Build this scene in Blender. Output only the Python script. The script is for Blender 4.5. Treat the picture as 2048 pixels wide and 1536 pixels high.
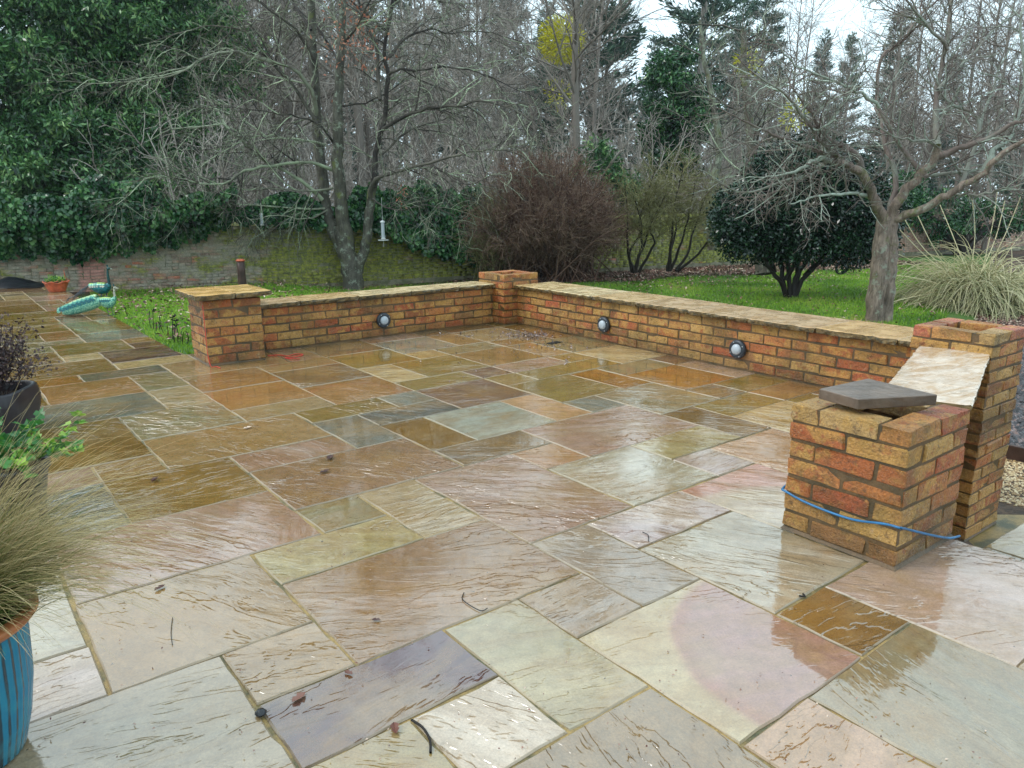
import bpy, bmesh, math, random
import numpy as np
from mathutils import Matrix, Vector, noise as mnoise

# ------------------------------------------------------------------ scene, camera, light
scene = bpy.context.scene
for o in list(bpy.data.objects):
    bpy.data.objects.remove(o)
C = scene.collection
FPX, PITCH, ROLL, CAMZ, YAW = 1504.2, 0.24257, -0.0056, 1.3152, 0.92635
FW = Vector((math.cos(YAW) * math.cos(PITCH), math.sin(YAW) * math.cos(PITCH), -math.sin(PITCH)))
RT0 = FW.cross(Vector((0, 0, 1))).normalized()
UP0 = RT0.cross(FW)
RT = math.cos(ROLL) * RT0 + math.sin(ROLL) * UP0
UP = -math.sin(ROLL) * RT0 + math.cos(ROLL) * UP0
cam_d = bpy.data.cameras.new('camera')
cam = bpy.data.objects.new('camera', cam_d); C.objects.link(cam)
cam.matrix_world = Matrix(((RT.x, UP.x, -FW.x, 0), (RT.y, UP.y, -FW.y, 0), (RT.z, UP.z, -FW.z, CAMZ), (0, 0, 0, 1)))
cam_d.sensor_width = 36; cam_d.lens = FPX / 2048 * 36
cam_d.clip_start = 0.05; cam_d.clip_end = 1500
scene.camera = cam

SUN_EL, SUN_AZ = math.radians(50), math.radians(150)      # azimuth measured from +X, anticlockwise
world = bpy.data.worlds.new('World'); scene.world = world
world.use_nodes = True
wn, wl = world.node_tree.nodes, world.node_tree.links
wn.clear()
wout = wn.new('ShaderNodeOutputWorld'); wbg = wn.new('ShaderNodeBackground')
sky = wn.new('ShaderNodeTexSky'); sky.sky_type = 'NISHITA'; sky.sun_disc = False
sky.sun_elevation = SUN_EL; sky.sun_rotation = math.pi / 2 - SUN_AZ
sky.air_density = 1.0; sky.dust_density = 4.0; sky.ozone_density = 1.0
wmix = wn.new('ShaderNodeMixRGB'); wmix.inputs[0].default_value = 0.86
wmix.inputs[2].default_value = (10.4, 13.2, 14.5, 1)      # even cloud layer over the clear sky behind it
wl.new(sky.outputs[0], wmix.inputs[1]); wl.new(wmix.outputs[0], wbg.inputs[0])
wbg.inputs[1].default_value = 0.07
wl.new(wbg.outputs[0], wout.inputs[0])
sun_d = bpy.data.lights.new('sun', 'SUN'); sun_d.energy = 0.9; sun_d.angle = math.radians(25); sun_d.color = (1, .97, .92)
sun = bpy.data.objects.new('sun', sun_d); C.objects.link(sun)
sv = Vector((math.cos(SUN_EL) * math.cos(SUN_AZ), math.cos(SUN_EL) * math.sin(SUN_AZ), math.sin(SUN_EL)))
sun.rotation_euler = sv.to_track_quat('Z', 'Y').to_euler()
scene.view_settings.view_transform = 'Standard'; scene.view_settings.look = 'None'
scene.view_settings.gamma = 1.0; scene.view_settings.use_curve_mapping = False
scene.view_settings.exposure = 0.95
scene.render.engine = 'CYCLES'

rng = random.Random(7)
nr = np.random.default_rng(11)

# ------------------------------------------------------------------ helpers
def put(px, py, depth):
    """world point seen at a photograph position, at a given horizontal distance along the view"""
    d = FW + RT * ((px - 1024) / FPX) - UP * ((py - 768) / FPX)
    h = d.x * math.cos(YAW) + d.y * math.sin(YAW)
    return Vector((0, 0, CAMZ)) + d * (depth / h)

def view_xy(r, d):
    return (d * math.cos(YAW) + r * math.sin(YAW), d * math.sin(YAW) - r * math.cos(YAW))

def sm(x):
    x = min(max(x, 0.0), 1.0); return x * x * (3 - 2 * x)

def terr(a, b):
    up = -0.03 - 0.42 * max(sm((a - 2.2) / 5.0), 0.55 * sm((b - 9.5) / 5.0) * sm((a + 2) / 4))
    low = -0.75 + 0.28 * sm((a - 8) / 6)
    b0 = 1.95 + 0.375 * (a - 4.7)
    t = sm((b - b0) / 0.5 + 0.5) if a > 2.4 else 1.0
    return low + t * (up - low)

def new_mesh(name, V, F, mat=None, smooth=False, attr=None, uniform=None):
    """V (n,3); F either (m,k) int array or list of lists"""
    me = bpy.data.meshes.new(name)
    V = np.asarray(V, dtype=np.float32)
    if isinstance(F, np.ndarray):
        m, k = F.shape
        me.vertices.add(len(V)); me.vertices.foreach_set('co', V.ravel())
        me.loops.add(m * k); me.loops.foreach_set('vertex_index', F.astype(np.int32).ravel())
        me.polygons.add(m); me.polygons.foreach_set('loop_start', np.arange(0, m * k, k, dtype=np.int32))
        me.update(calc_edges=True)
    else:
        me.from_pydata([tuple(v) for v in V], [], F)
    if smooth:
        me.polygons.foreach_set('use_smooth', np.ones(len(me.polygons), dtype=bool))
    if attr is not None:
        at = me.attributes.new('rnd', 'FLOAT', 'POINT'); at.data.foreach_set('value', np.asarray(attr, dtype=np.float32))
    if mat: me.materials.append(mat)
    return me

def obj(name, me, parent=None, loc=None, rot=None):
    o = bpy.data.objects.new(name, me); C.objects.link(o)
    if parent: o.parent = parent
    if loc is not None: o.location = loc
    if rot is not None: o.rotation_euler = rot
    return o

def tag(o, label=None, cat=None, group=None, kind=None):
    if label: o['label'] = label
    if cat: o['category'] = cat
    if group: o['group'] = group
    if kind: o['kind'] = kind
    return o

def thing(name, label, cat, loc=(0, 0, 0), rz=0, group=None):
    return tag(obj(name, None, None, loc, (0, 0, rz)), label, cat, group)

def bm_mesh(name, bm, mat, smooth=False):
    me = bpy.data.meshes.new(name); bm.to_mesh(me); bm.free()
    if smooth: me.polygons.foreach_set('use_smooth', np.ones(len(me.polygons), dtype=bool))
    if mat: me.materials.append(mat)
    return me

def box_mesh(name, x0, x1, y0, y1, z0, z1, mat, bev=0.0):
    bm = bmesh.new(); bmesh.ops.create_cube(bm, size=1)
    for v in bm.verts:
        v.co = ((x0 + x1) / 2 + v.co.x * (x1 - x0), (y0 + y1) / 2 + v.co.y * (y1 - y0), (z0 + z1) / 2 + v.co.z * (z1 - z0))
    if bev: bmesh.ops.bevel(bm, geom=bm.edges[:], offset=bev, segments=2, affect='EDGES')
    return bm_mesh(name, bm, mat)

def lathe(name, prof, mat, n=32, smooth=True, closed=False, fn=None):
    """prof list of (r,z); fn(theta, r, z)->(r,z)"""
    V = []; F = []
    for r, z in prof:
        for i in range(n):
            t = 2 * math.pi * i / n
            rr, zz = fn(t, r, z) if fn else (r, z)
            V.append((rr * math.cos(t), rr * math.sin(t), zz))
    for j in range(len(prof) - 1):
        for i in range(n):
            a, b = j * n + i, j * n + (i + 1) % n
            F.append([a, b, b + n, a + n])
    if closed:
        F.append(list(range(n))[::-1]); F.append([(len(prof) - 1) * n + i for i in range(n)])
    return new_mesh(name, V, F, mat, smooth)

class Tubes:
    """many tapered tubes joined into one mesh; vectorised by (points, sides)"""
    def __init__(self): self.g = {}
    def add(self, pts, rad, k=4, rnd=0.5):
        self.g.setdefault((len(pts), k), []).append((pts, rad, rnd))
    def build(self, name, mat, smooth=True):
        VV = []; FF = []; AA = []; off = 0
        for (n, k), L in self.g.items():
            P = np.array([[tuple(q) for q in l[0]] for l in L], dtype=np.float64)
            R = np.array([l[1] for l in L], dtype=np.float64)
            A = np.array([l[2] if np.ndim(l[2]) else [l[2]] * n for l in L], dtype=np.float64)
            B = len(L)
            T = np.empty_like(P); T[:, 1:-1] = P[:, 2:] - P[:, :-2]; T[:, 0] = P[:, 1] - P[:, 0]; T[:, -1] = P[:, -1] - P[:, -2]
            T /= np.linalg.norm(T, axis=2, keepdims=True) + 1e-9
            m = P[:, -1] - P[:, 0]; m /= np.linalg.norm(m, axis=1, keepdims=True) + 1e-9
            ref = np.where(np.abs(m[:, 2:3]) > .8, np.array([[1., 0, 0]]), np.array([[0, 0, 1.]]))[:, None, :]
            S = np.cross(T, np.broadcast_to(ref, T.shape)); S /= np.linalg.norm(S, axis=2, keepdims=True) + 1e-9
            U = np.cross(S, T)
            th = np.arange(k) * 2 * math.pi / k
            V = P[:, :, None, :] + R[:, :, None, None] * (np.cos(th)[None, None, :, None] * S[:, :, None, :] + np.sin(th)[None, None, :, None] * U[:, :, None, :])
            idx = (np.arange(B * n * k).reshape(B, n, k)) + off
            nx = np.roll(idx, -1, axis=2)
            F = np.stack([idx[:, :-1], nx[:, :-1], nx[:, 1:], idx[:, 1:]], axis=-1).reshape(-1, 4)
            VV.append(V.reshape(-1, 3)); FF.append(F); AA.append(np.repeat(A.reshape(-1), k)); off += B * n * k
        return new_mesh(name, np.concatenate(VV), np.concatenate(FF), mat, smooth, np.concatenate(AA))

def leaf_quads(P, D, N, L, W, fold=0.0):
    """P positions, D lengthwise dirs, N normals -> rhombus leaves (2 tris as one quad each)"""
    S = np.cross(D, N); S /= np.linalg.norm(S, axis=1, keepdims=True) + 1e-9
    L = np.asarray(L).reshape(-1, 1); W = np.asarray(W).reshape(-1, 1)
    a = P; b = P + D * L * .5 + S * W * .5 + N * fold * W; c = P + D * L; d = P + D * L * .5 - S * W * .5 + N * fold * W
    V = np.stack([a, b, c, d], axis=1).reshape(-1, 3)
    F = np.arange(len(P) * 4).reshape(-1, 4)
    return V, F

def unit(n):
    v = nr.normal(size=(n, 3)); return v / (np.linalg.norm(v, axis=1, keepdims=True) + 1e-9)

# ------------------------------------------------------------------ materials
def srgb(r, g, b):
    return tuple(((c / 255) / 12.92 if c / 255 <= 0.04045 else ((c / 255 + 0.055) / 1.055) ** 2.4) for c in (r, g, b))

class NT:
    def __init__(self, name):
        self.m = bpy.data.materials.new(name); self.m.use_nodes = True
        self.t = self.m.node_tree; self.b = self.t.nodes['Principled BSDF']
    def n(self, typ, **kw):
        x = self.t.nodes.new('ShaderNode' + typ)
        for k, v in kw.items():
            if k.startswith('i_'):
                key = k[2:]; key = int(key) if key.isdigit() else key
                if isinstance(v, bpy.types.NodeSocket): self.t.links.new(v, x.inputs[key])
                else: x.inputs[key].default_value = v
            else: setattr(x, k, v)
        return x
    def l(self, a, b): self.t.links.new(a, b)
    def math(self, op, a, b=None, c=None, clamp=False):
        x = self.t.nodes.new('ShaderNodeMath'); x.operation = op; x.use_clamp = clamp
        for i, v in enumerate((a, b, c)):
            if v is None: continue
            if isinstance(v, bpy.types.NodeSocket): self.l(v, x.inputs[i])
            else: x.inputs[i].default_value = v
        return x.outputs[0]
    def mix(self, f, a, b, blend='MIX'):
        x = self.t.nodes.new('ShaderNodeMixRGB'); x.blend_type = blend
        for i, v in enumerate((f, a, b)):
            if isinstance(v, bpy.types.NodeSocket): self.l(v, x.inputs[i])
            else: x.inputs[i].default_value = (tuple(v) + (1,)) if i and len(v) == 3 else v
        return x.outputs[0]
    def noise(self, vec, scale, detail=4, rough=.55, dist=0, out=0):
        x = self.n('TexNoise', i_Scale=scale, i_Detail=detail, i_Roughness=rough, i_Distortion=dist)
        if vec is not None: self.l(vec, x.inputs['Vector'])
        return x.outputs[out]
    def ramp(self, f, stops, interp='LINEAR'):
        x = self.t.nodes.new('ShaderNodeValToRGB'); x.color_ramp.interpolation = interp
        e = x.color_ramp.elements
        while len(e) < len(stops): e.new(0.5)
        for i, (p, c) in enumerate(stops):
            e[i].position = p; e[i].color = (tuple(c) + (1,)) if len(c) == 3 else c
        self.l(f, x.inputs[0]); return x.outputs[0]
    def rng(self, v, a, b, c=0, d=1, smooth=True):
        x = self.n('MapRange'); x.interpolation_type = 'SMOOTHSTEP' if smooth else 'LINEAR'
        self.l(v, x.inputs[0])
        for i, q in enumerate((a, b, c, d)): x.inputs[i + 1].default_value = q
        return x.outputs[0]
    def bump(self, h, strength=1.0, dist=.01, normal=None):
        x = self.n('Bump'); 
        if isinstance(strength, bpy.types.NodeSocket): self.l(strength, x.inputs['Strength'])
        else: x.inputs['Strength'].default_value = strength
        x.inputs['Distance'].default_value = dist
        self.l(h, x.inputs['Height'])
        if normal is not None: self.l(normal, x.inputs['Normal'])
        self.l(x.outputs[0], self.b.inputs['Normal']); return x.outputs[0]
    def set(self, **kw):
        for k, v in kw.items():
            s = self.b.inputs[k.replace('_', ' ')]
            if isinstance(v, bpy.types.NodeSocket): self.l(v, s)
            else: s.default_value = (tuple(v) + (1,)) if isinstance(v, tuple) and len(v) == 3 else v
        return self

def simple(name, col, rough=.6, spec=.5, bump=0, bs=40, var=.25, metal=0):
    t = NT(name); tc = t.n('TexCoord').outputs['Object']
    n = t.noise(tc, bs * .3, 4)
    c = t.mix(t.rng(n, .3, .7), tuple(x * (1 - var) for x in col), tuple(min(1, x * (1 + var)) for x in col))
    t.set(Base_Color=c, Roughness=rough, Specular_IOR_Level=spec, Metallic=metal)
    if bump: t.bump(t.noise(tc, bs, 5), 1.0, bump)
    return t.m

def attr_mat(name, stops, rough=.6, spec=.4, transl=0.0, objrand=0.0, nscale=0, bump=0, bark=False):
    """colour picked by the per-point random number of the piece"""
    t = NT(name)
    f = t.n('Attribute', attribute_name='rnd').outputs['Fac']
    if nscale:
        f = t.math('ADD', f, t.math('MULTIPLY', t.math('SUBTRACT', t.noise(t.n('TexCoord').outputs['Object'], nscale, 3), .5), .9), clamp=True)
    if objrand:
        f = t.math('ADD', f, t.math('MULTIPLY', t.math('SUBTRACT', t.n('ObjectInfo').outputs['Random'], .5), objrand), clamp=True)
    c = t.ramp(f, stops)
    if bark:      # furrows running up the stem, lichen spots and a little moss
        mp = t.n('Mapping'); t.l(t.n('TexCoord').outputs['Object'], mp.inputs[0]); mp.inputs['Scale'].default_value = (1, 1, .22); mp = mp.outputs[0]
        oc = t.n('TexCoord').outputs['Object']
        c = t.mix(1.0, c, t.ramp(t.noise(mp, 26, 5, .7, .6), [(.34, (.42, .40, .38)), (.62, (1.15, 1.15, 1.15))]), 'MULTIPLY')
        c = t.mix(t.rng(t.noise(oc, 7, 5, .75), .54, .64, 0, .55), c, srgb(160, 170, 150))
        c = t.mix(t.rng(t.noise(oc, 3.1, 4, .7), .56, .68, 0, .7), c, srgb(98, 106, 44))
    t.set(Base_Color=c, Roughness=rough, Specular_IOR_Level=spec)
    if bump: t.bump(t.noise(t.n('TexCoord').outputs['Object'], 40, 4), 1.0, bump)
    if transl:
        tr = t.n('BsdfTranslucent'); t.l(c, tr.inputs[0])
        mx = t.n('MixShader', i_0=transl); t.l(t.b.outputs[0], mx.inputs[1]); t.l(tr.outputs[0], mx.inputs[2])
        t.l(mx.outputs[0], t.t.nodes['Material Output'].inputs[0])
    return t.m

def stone_material():
    t = NT('wet_riven_sandstone')
    tint = t.n('Attribute', attribute_type='OBJECT', attribute_name='tint').outputs['Color']
    tint2 = t.n('Attribute', attribute_type='OBJECT', attribute_name='tint_b').outputs['Color']
    prm = t.n('SeparateXYZ', i_0=t.n('Attribute', attribute_type='OBJECT', attribute_name='grain').outputs['Vector']).outputs   # angle, seed, relief
    arc = t.n('SeparateXYZ', i_0=t.n('Attribute', attribute_type='OBJECT', attribute_name='arc').outputs['Vector']).outputs     # cx, cy, radius (0: none)
    oc = t.n('TexCoord').outputs['Object']
    geo = t.n('NewGeometry').outputs['Position']
    rot = t.n('VectorRotate', rotation_type='Z_AXIS'); t.l(oc, rot.inputs['Vector']); t.l(prm[0], rot.inputs['Angle'])
    off = t.n('CombineXYZ'); t.l(prm[1], off.inputs[2]); t.l(t.math('MULTIPLY', prm[1], 3.7), off.inputs[0])
    v0 = t.n('VectorMath', operation='ADD'); t.l(rot.outputs[0], v0.inputs[0]); t.l(off.outputs[0], v0.inputs[1]); v0 = v0.outputs[0]
    vs = t.n('Mapping'); t.l(v0, vs.inputs[0]); vs.inputs['Scale'].default_value = (.42, 1.35, 1); vs = vs.outputs[0]
    # riven ledges
    n1 = t.noise(vs, 3.2, 5, .58, .5)
    tt = t.math('MULTIPLY', n1, 13)
    fr = t.math('FRACT', tt); fl = t.math('FLOOR', tt)
    ter = t.math('MULTIPLY', t.math('ADD', fl, t.rng(fr, .76, 1.0)), 1 / 15)
    edge = t.math('MULTIPLY', t.rng(fr, .74, .84), t.math('SUBTRACT', 1.0, t.rng(fr, .93, 1.0)))
    n2 = t.noise(vs, 14, 6, .6, .3)
    n3 = t.noise(v0, 70, 4, .6)
    big = t.noise(geo, 1.1, 2, .5)
    pud = t.rng(t.noise(geo, 1.3, 4, .6), .44, .58)              # 1 where water lies in a film over the relief
    h = t.math('ADD', t.math('MULTIPLY', ter, 1.45), t.math('MULTIPLY', n2, .12))
    h = t.math('ADD', h, t.math('MULTIPLY', n3, .004))
    h = t.math('ADD', h, t.math('MULTIPLY', t.noise(vs, 6.5, 3, .5, .4), .28))
    h = t.math('ADD', h, t.math('MULTIPLY', big, .5))
    # colour
    m1 = t.rng(t.noise(vs, 1.5, 4, .6, 1.2), .42, .62)
    dx = t.n('SeparateXYZ', i_0=oc).outputs
    rx = t.math('SUBTRACT', dx[0], arc[0]); ry = t.math('SUBTRACT', dx[1], arc[1])
    dd = t.math('SQRT', t.math('ADD', t.math('MULTIPLY', rx, rx), t.math('MULTIPLY', ry, ry)))
    dd = t.math('ADD', dd, t.math('MULTIPLY', t.math('SUBTRACT', t.noise(oc, 4, 2), .5), .05))
    am = t.rng(t.math('SUBTRACT', arc[2], dd), -.012, .02)
    use = t.math('GREATER_THAN', arc[2], .01)
    fac = t.math('ADD', t.math('MULTIPLY', am, use), t.math('MULTIPLY', t.math('MULTIPLY', m1, t.math('SUBTRACT', 1.0, use)), .75), clamp=True)
    c = t.mix(fac, tint, tint2)
    # iron rim beside the arc
    rim = t.math('MULTIPLY', t.math('SUBTRACT', 1.0, t.rng(t.math('ABSOLUTE', t.math('SUBTRACT', t.math('SUBTRACT', arc[2], dd), .02)), .0, .05)), use)
    c = t.mix(t.math('MULTIPLY', rim, .35), c, srgb(178, 120, 96))
    bands = t.noise(vs, 7, 5, .65, .8)
    c = t.mix(t.rng(bands, .35, .7, 0, .5), c, srgb(150, 122, 76), 'MIX')
    c = t.mix(t.rng(t.noise(v0, 2.2, 4, .6), .5, .7, 0, .45), c, srgb(176, 160, 132), 'MIX')
    c = t.mix(1.0, c, t.ramp(t.noise(v0, 22, 5, .7), [(.3, (.80, .79, .77)), (.7, (1.14, 1.14, 1.14))]), 'MULTIPLY')
    veins = t.rng(t.math('ABSOLUTE', t.math('SUBTRACT', t.noise(vs, 2.0, 5, .6, .4), .5)), 0, .005, 1, 0)
    part = t.rng(t.noise(v0, 2.6, 3), .44, .62, .12, 1)
    c = t.mix(t.math('MULTIPLY', t.math('MULTIPLY', veins, part), .16), c, srgb(95, 68, 38))
    c = t.mix(t.math('MULTIPLY', t.math('MULTIPLY', edge, part), .18), c, srgb(85, 66, 40))
    c = t.mix(t.rng(t.noise(geo, .9, 4, .6), .56, .74, 0, .38), c, srgb(112, 100, 52))     # algae stains over neighbouring slabs
    c = t.mix(t.rng(t.noise(geo, 38, 2), .735, .76, 0, .8), c, srgb(45, 36, 28))
    rough = t.math('ADD', t.math('MULTIPLY', t.rng(t.noise(v0, 9, 4), .35, .7), .09), .02)
    rough = t.math('MULTIPLY', rough, t.math('SUBTRACT', 1.0, t.math('MULTIPLY', pud, .75)))
    c = t.mix(1.0, c, (.69, .58, .46), 'MULTIPLY')          # soaked, iron-stained stone
    c = t.mix(t.rng(t.noise(geo, 2.3, 5, .7), .45, .70, 0, .5), c, srgb(136, 98, 44))
    c = t.mix(1.0, c, t.ramp(t.noise(v0, 150, 3, .8), [(.3, (.78, .78, .78)), (.7, (1.2, 1.2, 1.2))]), 'MULTIPLY')
    nz = t.n('SeparateXYZ', i_0=t.n('NewGeometry').outputs['True Normal']).outputs[2]
    arris = t.rng(nz, .80, .97, 1, 0)
    c = t.mix(t.math('MULTIPLY', arris, .5), c, srgb(120, 100, 58))
    rough = t.math('ADD', rough, t.math('MULTIPLY', arris, .55))
    t.set(Base_Color=c, Roughness=rough, IOR=2.3)
    st = t.math('MULTIPLY', t.math('MULTIPLY', prm[2], t.rng(t.noise(v0, 1.9, 3), .38, .6, .38, 1.1)), t.math('SUBTRACT', 1.0, t.math('MULTIPLY', pud, .88)))
    t.bump(h, st, .046)
    return t.m
M_STONE = stone_material()

def brick_material():
    t = NT('wet_stock_brick')
    tint = t.n('Attribute', attribute_type='OBJECT', attribute_name='tint').outputs['Color']
    seed = t.n('ObjectInfo').outputs['Random']
    oc = t.n('TexCoord').outputs['Object']
    off = t.n('CombineXYZ'); t.l(t.math('MULTIPLY', seed, 37), off.inputs[0]); t.l(t.math('MULTIPLY', seed, 91), off.inputs[2])
    v = t.n('VectorMath', operation='ADD'); t.l(oc, v.inputs[0]); t.l(off.outputs[0], v.inputs[1]); v = v.outputs[0]
    tint = t.mix(.28, tint, srgb(170, 104, 52))
    geo = t.n('NewGeometry').outputs['Position']
    c = t.mix(t.rng(t.noise(v, 9, 3, .6, .6), .46, .62, 0, .7), tint, srgb(196, 148, 74))
    c = t.mix(t.rng(t.noise(v, 14, 3, .6), .56, .68, 0, .6), c, srgb(158, 62, 34))
    c = t.mix(t.rng(t.noise(v, 30, 5, .75), .54, .66, 0, .6), c, srgb(74, 50, 30))
    c = t.mix(t.rng(t.noise(geo, 3.0, 5, .7), .44, .68, 0, .6), c, srgb(88, 74, 32))
    zz = t.n('SeparateXYZ', i_0=geo).outputs[2]
    splash = t.math('MULTIPLY', t.rng(t.math('ADD', zz, t.math('MULTIPLY', t.noise(geo, 9, 4, .7), .16)), .06, .22, 1, 0), t.math('GREATER_THAN', zz, -.1))
    c = t.mix(t.math('MULTIPLY', splash, .5), c, srgb(72, 64, 30))
    c = t.mix(t.rng(t.noise(geo, 11, 5, .75), .62, .72, 0, .4), c, srgb(206, 186, 148))
    c = t.mix(1.0, c, t.ramp(t.noise(v, 110, 4, .7), [(.3, (.62, .6, .6)), (.7, (1.22, 1.22, 1.2))]), 'MULTIPLY')
    h = t.math('ADD', t.noise(v, 22, 6, .72), t.math('MULTIPLY', t.noise(v, 120, 3, .7), .3))
    t.set(Base_Color=c, Roughness=t.rng(t.noise(v, 40, 4), .3, .7, .22, .55), Specular_IOR_Level=.5)
    t.bump(h, 1.0, .022)
    return t.m
M_BRICK = brick_material()

def mortar_material(name, a, b):
    t = NT(name); oc = t.n('NewGeometry').outputs['Position']
    c = t.mix(t.rng(t.noise(oc, 6, 4, .6), .4, .65), srgb(*a), srgb(*b))
    c = t.mix(1.0, c, t.ramp(t.noise(oc, 90, 4, .7), [(.3, (.6, .6, .6)), (.7, (1.15, 1.15, 1.15))]), 'MULTIPLY')
    t.set(Base_Color=c, Roughness=.45); t.bump(t.noise(oc, 120, 4, .7), .8, .004)
    return t.m
M_MORTAR = mortar_material('brick_mortar', (100, 74, 42), (70, 56, 30))
M_JOINT = mortar_material('paving_joint_mortar', (160, 132, 80), (84, 82, 54))

def coping_material():
    t = NT('coping_stone'); tint = t.n('Attribute', attribute_type='OBJECT', attribute_name='tint').outputs['Color']
    g = t.n('NewGeometry'); p = g.outputs['Position']
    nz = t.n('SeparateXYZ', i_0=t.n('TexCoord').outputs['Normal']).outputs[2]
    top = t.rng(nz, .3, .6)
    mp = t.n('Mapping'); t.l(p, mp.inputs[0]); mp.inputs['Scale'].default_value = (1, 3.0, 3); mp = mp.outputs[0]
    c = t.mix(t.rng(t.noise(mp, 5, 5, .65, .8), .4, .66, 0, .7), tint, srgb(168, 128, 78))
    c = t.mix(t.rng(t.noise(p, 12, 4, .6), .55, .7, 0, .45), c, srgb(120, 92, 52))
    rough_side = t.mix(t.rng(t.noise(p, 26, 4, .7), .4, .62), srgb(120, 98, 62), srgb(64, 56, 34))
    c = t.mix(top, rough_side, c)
    t.set(Base_Color=c, Roughness=t.rng(t.noise(p, 8, 4), .35, .7, .1, .4), IOR=1.55)
    t.bump(t.math('ADD', t.noise(mp, 9, 5, .6, .5), t.math('MULTIPLY', t.noise(p, 60, 4), .15)), .7, .012)
    return t.m
M_COPING = coping_material()

def ground_material():
    t = NT('garden_ground'); p = t.n('NewGeometry').outputs['Position']
    xyz = t.n('SeparateXYZ', i_0=p).outputs
    grass = t.mix(t.rng(t.noise(p, .8, 4, .6), .35, .7), srgb(52, 92, 22), srgb(88, 120, 34))
    grass = t.mix(t.rng(t.noise(p, 30, 4, .7), .35, .7, 0, .6), grass, srgb(34, 62, 16))
    soil = t.mix(t.rng(t.noise(p, 12, 5, .7), .4, .65), srgb(58, 42, 30), srgb(96, 72, 52))
    line = t.math('ADD', t.math('ADD', xyz[1], t.math('MULTIPLY', xyz[0], .19)), t.math('MULTIPLY', t.math('SUBTRACT', t.noise(p, .7, 3), .5), 1.6))
    f = t.rng(line, 15.0, 15.35)
    low = t.math('ADD', t.math('SUBTRACT', xyz[1], t.math('MULTIPLY', xyz[0], .375)), t.math('MULTIPLY', t.math('SUBTRACT', t.noise(p, 6, 3), .5), .1))
    f2 = t.math('MULTIPLY', t.rng(low, .10, .16, 1, 0), t.math('GREATER_THAN', xyz[0], 2.6))
    f = t.math('MAXIMUM', f, f2)
    t.set(Base_Color=t.mix(f, grass, soil), Roughness=.75); t.bump(t.noise(p, 25, 5, .7), .8, .03)
    return t.m
M_GROUND = ground_material()

M_IRON = simple('dark_planter_plastic', srgb(38, 35, 40), .35, .5)
M_BLACK = simple('black_plastic', (.012, .013, .016), .3, .5, .01, 12)
M_LAMP = simple('lamp_housing_graphite', srgb(40, 45, 52), .4, .5)
M_LENS = simple('frosted_lens', srgb(168, 174, 180), .18, .5, var=.03)
M_TERRA = simple('terracotta', srgb(176, 84, 52), .5, .4, .002, 60)
M_RIM = simple('worn_terracotta_rim', srgb(168, 104, 62), .4, .4, .002, 50, .35)
M_CABLE = simple('blue_cable_sheath', srgb(20, 96, 142), .35, .5)
M_STRING = simple('red_string', srgb(196, 60, 50), .6, .3)
M_WOODDK = simple('dark_wet_wood', srgb(64, 44, 36), .5, .4, .004, 30, .4)
M_METALG = simple('pale_feeder_metal', srgb(190, 192, 190), .35, .5)
M_SOIL = simple('potting_soil', srgb(48, 36, 26), .8, .2, .01, 60, .4)
M_DRAIN = simple('drain_slot_black', (.008, .008, .008), .6, .3)

M_BARK1 = attr_mat('lichen_grey_bark', [(0, srgb(52, 48, 42)), (.45, srgb(96, 92, 80)), (.7, srgb(138, 146, 122)), (1, srgb(180, 190, 162))], .65, .35, nscale=5, bump=.012, bark=True)
M_BARK2 = attr_mat('cherry_bark_lichen', [(0, srgb(82, 70, 62)), (.4, srgb(148, 128, 114)), (.68, srgb(150, 154, 138)), (1, srgb(188, 198, 180))], .6, .35, nscale=4, bump=.014, bark=True)
M_TWIG1 = attr_mat('lichen_grey_twigs', [(0, srgb(44, 38, 34)), (.4, srgb(100, 94, 84)), (.7, srgb(156, 166, 138)), (1, srgb(206, 218, 186))], .7, .3, nscale=3)
M_TWIG2 = attr_mat('cherry_twigs_lichen', [(0, srgb(70, 54, 48)), (.4, srgb(122, 106, 98)), (.68, srgb(146, 152, 138)), (1, srgb(188, 200, 184))], .6, .35, nscale=4)
M_BARKFAR = attr_mat('woodland_bark', [(0, srgb(98, 90, 83)), (.5, srgb(142, 133, 124)), (1, srgb(180, 172, 162))], .8, .2, objrand=.5)
M_BARKDK = attr_mat('dark_wet_bark', [(0, srgb(26, 22, 20)), (1, srgb(60, 50, 42))], .6, .3)
M_TWIGRED = attr_mat('red_brown_twigs', [(0, srgb(64, 46, 38)), (.5, srgb(110, 80, 66)), (1, srgb(150, 124, 104))], .7, .3)
M_TWIGOLIVE = attr_mat('olive_twigs', [(0, srgb(74, 66, 44)), (.6, srgb(116, 112, 70)), (1, srgb(150, 148, 104))], .7, .3)
M_LAUREL = attr_mat('laurel_leaves', [(0, srgb(24, 50, 32)), (.4, srgb(58, 102, 56)), (.75, srgb(116, 158, 94)), (1, srgb(168, 194, 126))], .28, .55, .25)
M_IVY = attr_mat('ivy_leaves', [(0, srgb(18, 48, 30)), (.55, srgb(44, 92, 48)), (1, srgb(104, 146, 84))], .25, .55, .15)
M_CAMEL = attr_mat('glossy_dark_leaves', [(0, srgb(14, 34, 24)), (.7, srgb(28, 56, 36)), (1, srgb(58, 92, 60))], .22, .6, .05)
M_CONIF = attr_mat('conifer_needles', [(0, srgb(42, 66, 56)), (.6, srgb(72, 100, 84)), (1, srgb(108, 130, 104))], .7, .2, objrand=.3)
M_MISTLE = attr_mat('mistletoe', [(0, srgb(150, 148, 30)), (1, srgb(222, 214, 60))], .6, .3, .2)
M_PAMPAS = attr_mat('pampas_blades', [(0, srgb(92, 106, 64)), (.35, srgb(164, 166, 120)), (.7, srgb(222, 212, 168)), (1, srgb(240, 230, 196))], .6, .3, .2)
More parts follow.
